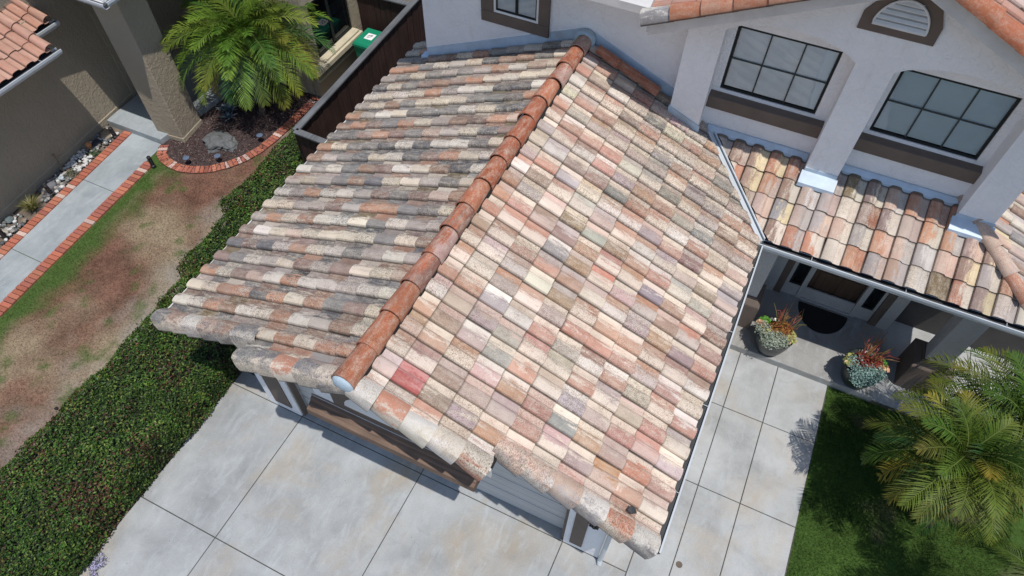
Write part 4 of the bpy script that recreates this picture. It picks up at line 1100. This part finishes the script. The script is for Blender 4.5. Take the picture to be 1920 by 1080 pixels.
def brickx(y): return PLb[0] + (PLt[0] - PLb[0]) * (y - PLb[1]) / (PLt[1] - PLb[1]) - .21
ps = []
for i in range(520):
    y = rng.uniform(-.6, 4.15); x = rng.uniform(wallx(y) + .05, brickx(y) - .03)
    if x > brickx(y) - .02 or 1.25 < y < 1.75: continue
    white = 2.75 < y < 3.25 or rng.random() < .22
    col = np.array((.55, .55, .53)) if white else np.array([(.17, .17, .17), (.24, .19, .15), (.11, .12, .125), (.28, .26, .24), (.20, .21, .2)][rng.integers(0, 5)]) * rng.uniform(.7, 1.2)
    ps.append(rock((x, y, .015 + rng.uniform(0, .03)), rng.uniform(.022, .055), .7, col, i, 1))
V, F, Cc = merge(ps); tag(mk('pebbles', V, F, 'stone', None, Cc, smooth=False), 'mixed grey and white pebbles between the tan wall and the brick edging', 'pebbles', kind='stuff')
for i, (t_, y, r, col, lab) in enumerate([
        (.5, 3.95, .14, (.30, .25, .18), 'tan flat rock next to the entry step in the rock bed'), (.45, 3.62, .10, (.05, .052, .06), 'nearly black rock in the rock bed near the entry step'),
        (.45, 2.15, .12, (.15, .15, .165), 'dark grey lump of lava rock midway along the rock bed'), (.55, 2.43, .07, (.42, .47, .50), 'pale blue-grey round rock beside the leaning stick'),
        (.25, 1.05, .085, (.13, .16, .165), 'blue-grey rock against the tan wall just past the ornamental grass'), (.5, .25, .12, (.25, .30, .29), 'pale greenish rock at the left edge of the photo'),
        (.6, .72, .09, (.40, .37, .31), 'cream rock beside the nearest black path light')]):
    x = wallx(y) + t_ * (brickx(y) - wallx(y)); V, F, Cc = rock((x, y, .04), r, .62, col, 700 + i, 2)
    tag(mk('rock', V, F, 'stone', None, Cc), lab, 'rock', 'larger rocks in the rock bed')
V, F, Cc = rock((-5.86, 4.86, .07), .30, .52, (.12, .125, .125), 911, 3, .45); V2, F2, C2 = rock((-5.55, 4.93, .05), .22, .6, (.13, .135, .135), 912, 3, .4)
V, F, Cc = merge([(V, F, Cc), (V2, F2, C2)]); tag(mk('boulder', V, F, 'stone', None, Cc), 'large dark grey boulder lying in the mulch bed', 'boulder')
b = MB(); x = wallx(3.42) + .25; b.lathe((x, 3.42, .16), [(.005, -.075), (.05, -.055), (.072, 0), (.05, .055), (.005, .075)], 16); b.lathe((x, 3.42, 0), [(.04, 0), (.03, .10)], 10)
tag(b.build('garden_ornament', 'orangeclay', smooth=True), 'orange clay ball ornament among the rocks by the wall', 'ornament')
b = MB(); y = 2.62; b.tube([(wallx(y) + .28, y - .05, 0), (wallx(y) + .05, y + .08, .42)], .014, 7); b.tube([(wallx(y) + .05, y + .08, .42), (wallx(y) + .09, y + .02, .44)], .012, 6)
tag(b.build('wooden_stick', simple('dry_stick', (.22, .15, .09), .9)), 'short wooden stick leaning against the tan wall', 'stick')

def grass_tuft(name, label, cat, c, n, h, spread, pal):
    V, F, Cc = [], [], []; k = 0
    for i in range(n):
        a = rng.uniform(0, 6.28); tl = rng.uniform(.1, spread); hh = h * rng.uniform(.5, 1.1); w = .004; p0 = Vector(c) + Vector((math.cos(a) * .04 * rng.random(), math.sin(a) * .04 * rng.random(), 0))
        d = Vector((math.cos(a) * tl, math.sin(a) * tl, 1)).normalized(); s = Vector((-math.sin(a), math.cos(a), 0)); m1 = p0 + d * hh * .6; e = m1 + (d + Vector((math.cos(a) * .6, math.sin(a) * .6, -.35))).normalized() * hh * .5
        col = np.array(pal[i % len(pal)]) * rng.uniform(.7, 1.3)
        V += [p0 - s * w, p0 + s * w, m1 + s * w, m1 - s * w, e]; Cc += [col] * 5; F += [(k, k + 1, k + 2, k + 3), (k + 3, k + 2, k + 4)]; k += 5
    return tag(mk(name, np.array([tuple(v) for v in V]), F, 'plant', None, np.array(Cc)), label, cat)
y = 1.5; grass_tuft('ornamental_grass', 'yellow-green tuft of ornamental grass growing in the rock bed', 'grass tuft', (brickx(y) - .16, y, 0), 260, .34, 1.0, [(.23, .21, .06), (.14, .16, .05), (.30, .24, .10), (.10, .13, .04)])
def shrub(name, label, cat, c, r, n, size, pal, squash=.7, aspect=.5):
    V, F, Cc = clump(c, r, n, size, pal, squash, aspect); V2, F2, C2 = clump(c, r * .7, n // 2, size, [tuple(np.array(q) * .5) for q in pal], squash, aspect)
    V, F, Cc = merge([(V, F, Cc), (V2, F2, C2)]); return tag(mk(name, V, F, 'plant', None, Cc), label, cat)
shrub('low_plant', 'low olive-grey mound plant between white pebbles and the stick', 'plant', (wallx(2.55) + .40, 2.62, .02), .19, 420, .03, [(.16, .15, .10), (.12, .13, .07), (.22, .2, .15)], .6)
shrub('low_plant', 'small green ground plant beside the brick edging near the orange ball', 'plant', (brickx(3.35) - .13, 3.38, .01), .15, 300, .03, [(.06, .10, .04), (.09, .14, .06)], .5)
shrub('low_plant', 'purplish grey rosette plant next to the pale blue rock', 'plant', (wallx(2.2) + .38, 2.0, .02), .14, 260, .035, [(.14, .13, .15), (.2, .18, .2), (.09, .1, .1)], .6)
def rosette(name, label, cat, c, n, ln, pal, w=.022):
    V, F, Cc = [], [], []; k = 0
    for i in range(n):
        a = i * 2.4; el = R_(78 - 68 * (i / n)); l = ln * (.6 + .5 * i / n); d = Vector((math.cos(a) * math.cos(el), math.sin(a) * math.cos(el), math.sin(el))); s = Vector((-math.sin(a), math.cos(a), 0)); p0 = Vector(c); m1 = p0 + d * l * .5; e = p0 + d * l + Vector((0, 0, -.02)); u_ = d.cross(s) * .01
        col = np.array(pal[i % len(pal)]) * rng.uniform(.8, 1.2)
        V += [p0 - s * w * .6, p0 + s * w * .6, m1 + s * w, m1 - s * w, e]; Cc += [col] * 5; F += [(k, k + 1, k + 2, k + 3), (k + 3, k + 2, k + 4)]; k += 5
    return V, F, Cc
for nm, c, lab in (('agave', (-6.28, 5.75, .05), 'silvery blue spiky agave at the edge of the entry slab'), ('agave', (-6.02, 6.35, .05), 'pale silver agave further back under the palm fronds')):
    V, F, Cc = [], [], []
    for q in range(4):
        v, f, cc = rosette('', '', '', (c[0] + rng.uniform(-.16, .16), c[1] + rng.uniform(-.2, .2), c[2] + rng.uniform(.0, .12)), 26, .24, [(.17, .22, .25), (.26, .31, .34), (.11, .15, .17)]); n0 = len(V); V += v; Cc += cc; F += [tuple(i + n0 for i in t_) for t_ in f]
    tag(mk(nm, np.array([tuple(v) for v in V]), F, 'plant', None, np.array(Cc)), lab, 'agave')
# path lights
def path_light(x, y, lab):
    t = thing('path_light', lab, 'path light', (x, y, 0), 'black path lights beside the grey path')
    b = MB(); b.lathe((x, y, 0), [(.055, 0), (.055, .05), (.042, .06)], 16); b.build('base', 'black', t)
    b = MB()
    for k in range(5):
        a = k * 1.2566; b.box(x + .035 * math.cos(a) - .009, x + .035 * math.cos(a) + .009, y + .035 * math.sin(a) - .009, y + .035 * math.sin(a) + .009, .06, .25)
    for z in (.10, .16, .22): b.lathe((x, y, z), [(.040, 0), (.040, .012)], 16)
    b.build('cage', 'black', t)
    b = MB(); b.lathe((x, y, .06), [(.018, 0), (.018, .18)], 10); b.build('lamp_tube', simple('frosted_tube', (.35, .34, .31), .5), t)
    b = MB(); b.lathe((x, y, .25), [(.044, 0), (.046, .035), (.03, .055), (.004, .06)], 16); b.build('cap', 'black', t)
path_light(-6.66, 3.62, 'black path light standing alone on the lawn side of the path')
path_light(brickx(3.98) - .05, 3.98, 'black path light beside the entry step, in the rock bed')
path_light(brickx(2.30) - .08, 1.98, 'black path light midway along the rock bed, behind the ornamental grass')
path_light(brickx(.62) - .10, .66, 'black path light at the left edge of the photo')
for x, y, lab in ((-5.98, 4.02, 'solar disc light left of the two at the front of the mulch bed'), (-5.40, 4.38, 'solar disc light in front of the large boulder'), (-4.98, 5.35, 'solar disc light in the shade under the palm, furthest back')):
    t = thing('solar_light', lab, 'solar light', (x, y, 0), 'solar lights in the mulch bed'); b = MB(); b.lathe((x, y, .2), [(.07, 0), (.072, .012), (.03, .02), (.004, .021)], 20); b.build('disc', 'solar', t, smooth=False)
    b = MB(); b.tube([(x, y, 0), (x, y, .2)], .012, 8); b.build('stake', 'black', t)
b = MB(); b.lathe((-3.92, -1.72, 0), [(.03, 0), (.03, .02), (.018, .022), (.018, .028)], 14); tag(b.build('sprinkler_head', 'black'), 'small round sprinkler head in the dry lawn at the left edge', 'sprinkler')

# ================================================================== HEDGE
def hedge_patch(x0, x1, y0, y1, h, n, name_seed):
    r = np.random.default_rng(name_seed)
    P, Nn = [], []
    areas = np.array([(x1 - x0) * (y1 - y0) * 1.25, (y1 - y0) * h, (y1 - y0) * h, (x1 - x0) * h, (x1 - x0) * h]); sel = r.choice(5, n, p=areas / areas.sum())
    u, v = r.uniform(0, 1, n), r.uniform(0, 1, n)
    for s, a, c_ in zip(sel, u, v):
        if s == 0: p, q = (x0 + a * (x1 - x0), y0 + c_ * (y1 - y0), h), (0, 0, 1)
        elif s == 1: p, q = (x1, y0 + a * (y1 - y0), c_ * h), (1, 0, .3)
        elif s == 2: p, q = (x0, y0 + a * (y1 - y0), c_ * h), (-1, 0, .3)
        elif s == 3: p, q = (x0 + a * (x1 - x0), y0, c_ * h), (0, -1, .3)
        else: p, q = (x0 + a * (x1 - x0), y1, c_ * h), (0, 1, .3)
        P.append(p); Nn.append(q)
    P, Nn = np.array(P), np.array(Nn, float)
    # round the shoulders, ripple the surface
    ex = np.minimum(P[:, 0] - x0, x1 - P[:, 0]); ey = np.minimum(P[:, 1] - y0, y1 - P[:, 1]); e = np.minimum(ex, ey)
    top = sel == 0; P[top, 2] -= .16 * np.clip(1 - e[top] / .28, 0, 1) ** 2
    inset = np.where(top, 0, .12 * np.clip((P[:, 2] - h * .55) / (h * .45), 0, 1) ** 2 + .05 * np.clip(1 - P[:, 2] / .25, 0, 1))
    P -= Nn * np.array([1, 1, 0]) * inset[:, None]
    nz = np.array([fbm(p[0], p[1] + p[2], 1.7, 60) for p in P]); P += Nn * (nz * .085)[:, None]
    dep = np.abs(r.normal(0, .05, n)); P -= Nn * dep[:, None]
    P += r.normal(0, .012, (n, 3)); P[:, 2] = np.maximum(P[:, 2], .02)
    tone = np.array([fbm(p[0], p[1], 1.3, 77) for p in P])
    pal = np.array([(.050, .122, .016), (.074, .158, .022), (.038, .088, .015), (.115, .185, .028)])[r.integers(0, 4, n)]
    red = np.array([(.12, .045, .028), (.15, .07, .035), (.085, .05, .025)])[r.integers(0, 3, n)]
    isr = r.random(n) < np.clip(.14 + .55 * tone, .02, .7)
    lit = r.random(n) < .05
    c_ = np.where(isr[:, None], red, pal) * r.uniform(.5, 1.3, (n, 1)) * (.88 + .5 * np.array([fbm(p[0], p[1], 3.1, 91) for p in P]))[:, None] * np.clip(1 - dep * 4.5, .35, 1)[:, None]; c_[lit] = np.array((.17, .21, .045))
    return leaf_cards(P, Nn, r.uniform(.036, .066, n), c_, .50, .10, .55)
hd = thing('hedge', 'dense dark green hedge with reddish leaves along the driveway edge', 'hedge', (-2.5, 0, 0))
parts = [hedge_patch(-3.38, -1.42, -5.2, .75, .70, 46000, 1), hedge_patch(-3.45, -2.2, .5, 1.6, .72, 7500, 2), hedge_patch(-3.66, -2.4, 1.3, 3.2, .80, 14000, 3), hedge_patch(-3.92, -2.5, 2.9, 5.5, .86, 19000, 4)]
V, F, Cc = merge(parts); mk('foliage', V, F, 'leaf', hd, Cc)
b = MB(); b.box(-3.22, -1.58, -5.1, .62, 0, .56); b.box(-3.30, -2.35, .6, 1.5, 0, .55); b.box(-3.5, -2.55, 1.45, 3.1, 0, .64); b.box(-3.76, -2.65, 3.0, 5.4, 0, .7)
b.build('shade_core', simple('hedge_shade', (.018, .022, .010), .95, .4, 20, .5, 40), hd)  # solid dark core, the hedge's inner shade put into its colour
V, F, Cc = merge([clump((-1.27 + rng.uniform(-.09, .1), -3.42 + rng.uniform(-.25, .2), .03), .09, 90, .02, [(.42, .38, .60), (.55, .52, .68), (.30, .27, .45), (.06, .10, .04)], .7, .8) for _ in range(8)])
tag(mk('flower_clump', V, F, 'plant', None, Cc), 'pale purple flower clump beside the hedge at the bottom edge', 'flowers')

# ================================================================== FENCES AND BIN
def fence(label, a, c_, h, out, capm='cap', bw=.14):
    a, c_ = Vector((*a, 0)), Vector((*c_, 0)); d = (c_ - a); ln = d.length; d.normalize(); n_ = Vector((-d.y, d.x, 0)) * out
    t = thing('wooden_fence', label, 'fence', (a.x, a.y, 0)); k = int(ln / bw); b = MB()
    for i in range(k):
        s0, s1 = i * ln / k + .003, (i + 1) * ln / k - .003; o = rng.normal(0, .004); th = .02; hh = h - .03
        q = [a + d * s0 + n_ * o, a + d * s1 + n_ * o, a + d * s1 + n_ * (o + th), a + d * s0 + n_ * (o + th)]
        if (q[1] - q[0]).cross(q[2] - q[1]).z < 0: q = q[::-1]
        b.hexa([(v.x, v.y, .03) for v in q], [(v.x, v.y, hh) for v in q])
    b.build('boards', 'dkwood', t)
    b = MB(); q = [a - n_ * .06 - d * .05, c_ - n_ * .06 + d * .05, c_ + n_ * .08 + d * .05, a + n_ * .08 - d * .05]
    if (q[1] - q[0]).cross(q[2] - q[1]).z < 0: q = q[::-1]
    b.hexa([(v.x, v.y, h - .03) for v in q], [(v.x, v.y, h + .01) for v in q]); b.build('cap_rail', capm, t, bevel=.006)
    for s in np.arange(.05, ln, 2.2):
        p = a + d * s - n_ * .05; b = MB(); b.box(p.x - .045, p.x + .045, p.y - .045, p.y + .045, 0, h - .031); b.build('post', 'dkwood', t)
    return t
fence('dark wooden side fence with a long grey cap, running back beside the green bin', (-2.90, 4.55), (-3.16, 10.6), 1.8, -1)
fence('short dark fence return joining the side fence to the garage, behind the hedge', (-2.84, 4.50), (-.70, 4.44), 1.8, -1)
fence('old dark wooden gate fence behind the green bin, with streaked boards', (-4.60, 9.30), (-3.22, 9.36), 1.8, -1)
t = thing('wheelie_bin', 'green wheelie bin with a white sticker on its lid, behind the grey-capped fence', 'bin', (-3.98, 8.72, 0))
bx, by = -3.98, 8.72
b = MB(); b.hexa([(bx - .22, by - .27, .06), (bx + .22, by - .27, .06), (bx + .22, by + .27, .06), (bx - .22, by + .27, .06)], [(bx - .28, by - .34, .98), (bx + .28, by - .34, .98), (bx + .28, by + .34, .98), (bx - .28, by + .34, .98)])
b.box(bx - .30, bx + .30, by - .36, by + .36, .93, .985); b.build('body', 'green', t, bevel=.02)
b = MB(); b.hexa([(bx - .30, by - .37, .99), (bx + .30, by - .37, .99), (bx + .30, by + .37, .99), (bx - .30, by + .37, .99)], [(bx - .25, by - .31, 1.06), (bx + .25, by - .31, 1.06), (bx + .25, by + .31, 1.06), (bx - .25, by + .31, 1.06)])
lid = b.build('lid', 'green', t, bevel=.018)
b = MB(); b.box(bx - .10, bx + .12, by - .12, by + .12, 1.061, 1.064); stk = b.build('sticker', 'sticker', lid)
b = MB()
for (x0, y0), (x1, y1) in (((-.05, -.06), (.02, -.02)), ((.02, -.02), (.06, .06)), ((.06, .06), (-.03, .04)), ((-.03, .04), (-.05, -.01))):
    b.tube([(bx + x0, by + y0, 1.066), (bx + x1, by + y1, 1.066)], .008, 5)
b.build('sticker_mark', 'black', stk)
for s in (-1, 1):
    b = MB(); b.lathe((0, 0, 0), [(.09, -.02), (.1, 0), (.09, .02)], 16); b.v = [(bx + s * .25 + p[2], by + .27 + p[0], .1 + p[1]) for p in b.v]; b.build('wheel', 'black', t)

# small things
b = MB(); b.lathe((6.62, .45, .001), [(.05, 0), (.05, .004), (.02, .005)], 18); tag(b.build('drain_cap', simple('rusty_cap', (.12, .09, .07), .8)), 'small round brown cap set in the walkway near the garage corner', 'drain cap')
b = MB(); x, y = 5.62, -.18; b.prism([(x - .05, y - .03, zp(x) + .13), (x + .01, y - .05, zp(x) + .12), (x + .06, y - .01, zp(x) + .10), (x + .03, y + .03, zp(x) + .115), (x - .03, y + .045, zp(x) + .13)], (.002, 0, .006))
tag(b.build('dry_leaf', 'black'), 'blackened leaf lying on the roof tiles near the front right corner', 'leaf')

# ================================================================== CAMERA, LIGHT
yaw, pitch, roll = -0.43097494, 0.93570139, 0.01576567
cy, sy, cp, sp = math.cos(yaw), math.sin(yaw), math.cos(pitch), math.sin(pitch)
fwd = Vector((cp * sy, cp * cy, -sp)); right = Vector((cy, -sy, 0)); up = right.cross(fwd)
r2 = right * math.cos(roll) + up * math.sin(roll); u2 = up * math.cos(roll) - right * math.sin(roll); bk = -fwd
cam = bpy.data.cameras.new('camera'); cam.sensor_width = 36; cam.lens = 1279.955 / 1920 * 36; cam.clip_end = 2000
co = bpy.data.objects.new('camera', cam); COL.objects.link(co)
co.matrix_world = Matrix(((r2.x, u2.x, bk.x, 5.42), (r2.y, u2.y, bk.y, -3.195), (r2.z, u2.z, bk.z, 10.85), (0, 0, 0, 1)))
sc.camera = co

SUN = Vector((.29, -.19, 1)).normalized()
el = math.asin(SUN.z)
w = bpy.data.worlds.new('World'); sc.world = w; w.use_nodes = True; nt = w.node_tree
sky = nt.nodes.new('ShaderNodeTexSky'); sky.sky_type = 'NISHITA'; sky.sun_disc = False; sky.sun_elevation = el
sky.sun_rotation = math.atan2(SUN.x, SUN.y); sky.altitude = 100; sky.air_density = 1.; sky.dust_density = .6
bg = nt.nodes['Background']; bg.inputs[1].default_value = .14; nt.links.new(sky.outputs[0], bg.inputs[0])
sl = bpy.data.lights.new('sun', 'SUN'); sl.energy = 3.75; sl.angle = R_(.53); sl.color = (1., .96, .91)
so = bpy.data.objects.new('sun', sl); COL.objects.link(so); so.rotation_euler = SUN.to_track_quat('Z', 'Y').to_euler(); so.location = (10, -8, 30)
sc.view_settings.view_transform = 'Standard'; sc.view_settings.look = 'None'; sc.view_settings.exposure = 0
sc.cycles.max_bounces = 8; sc.cycles.transparent_max_bounces = 8
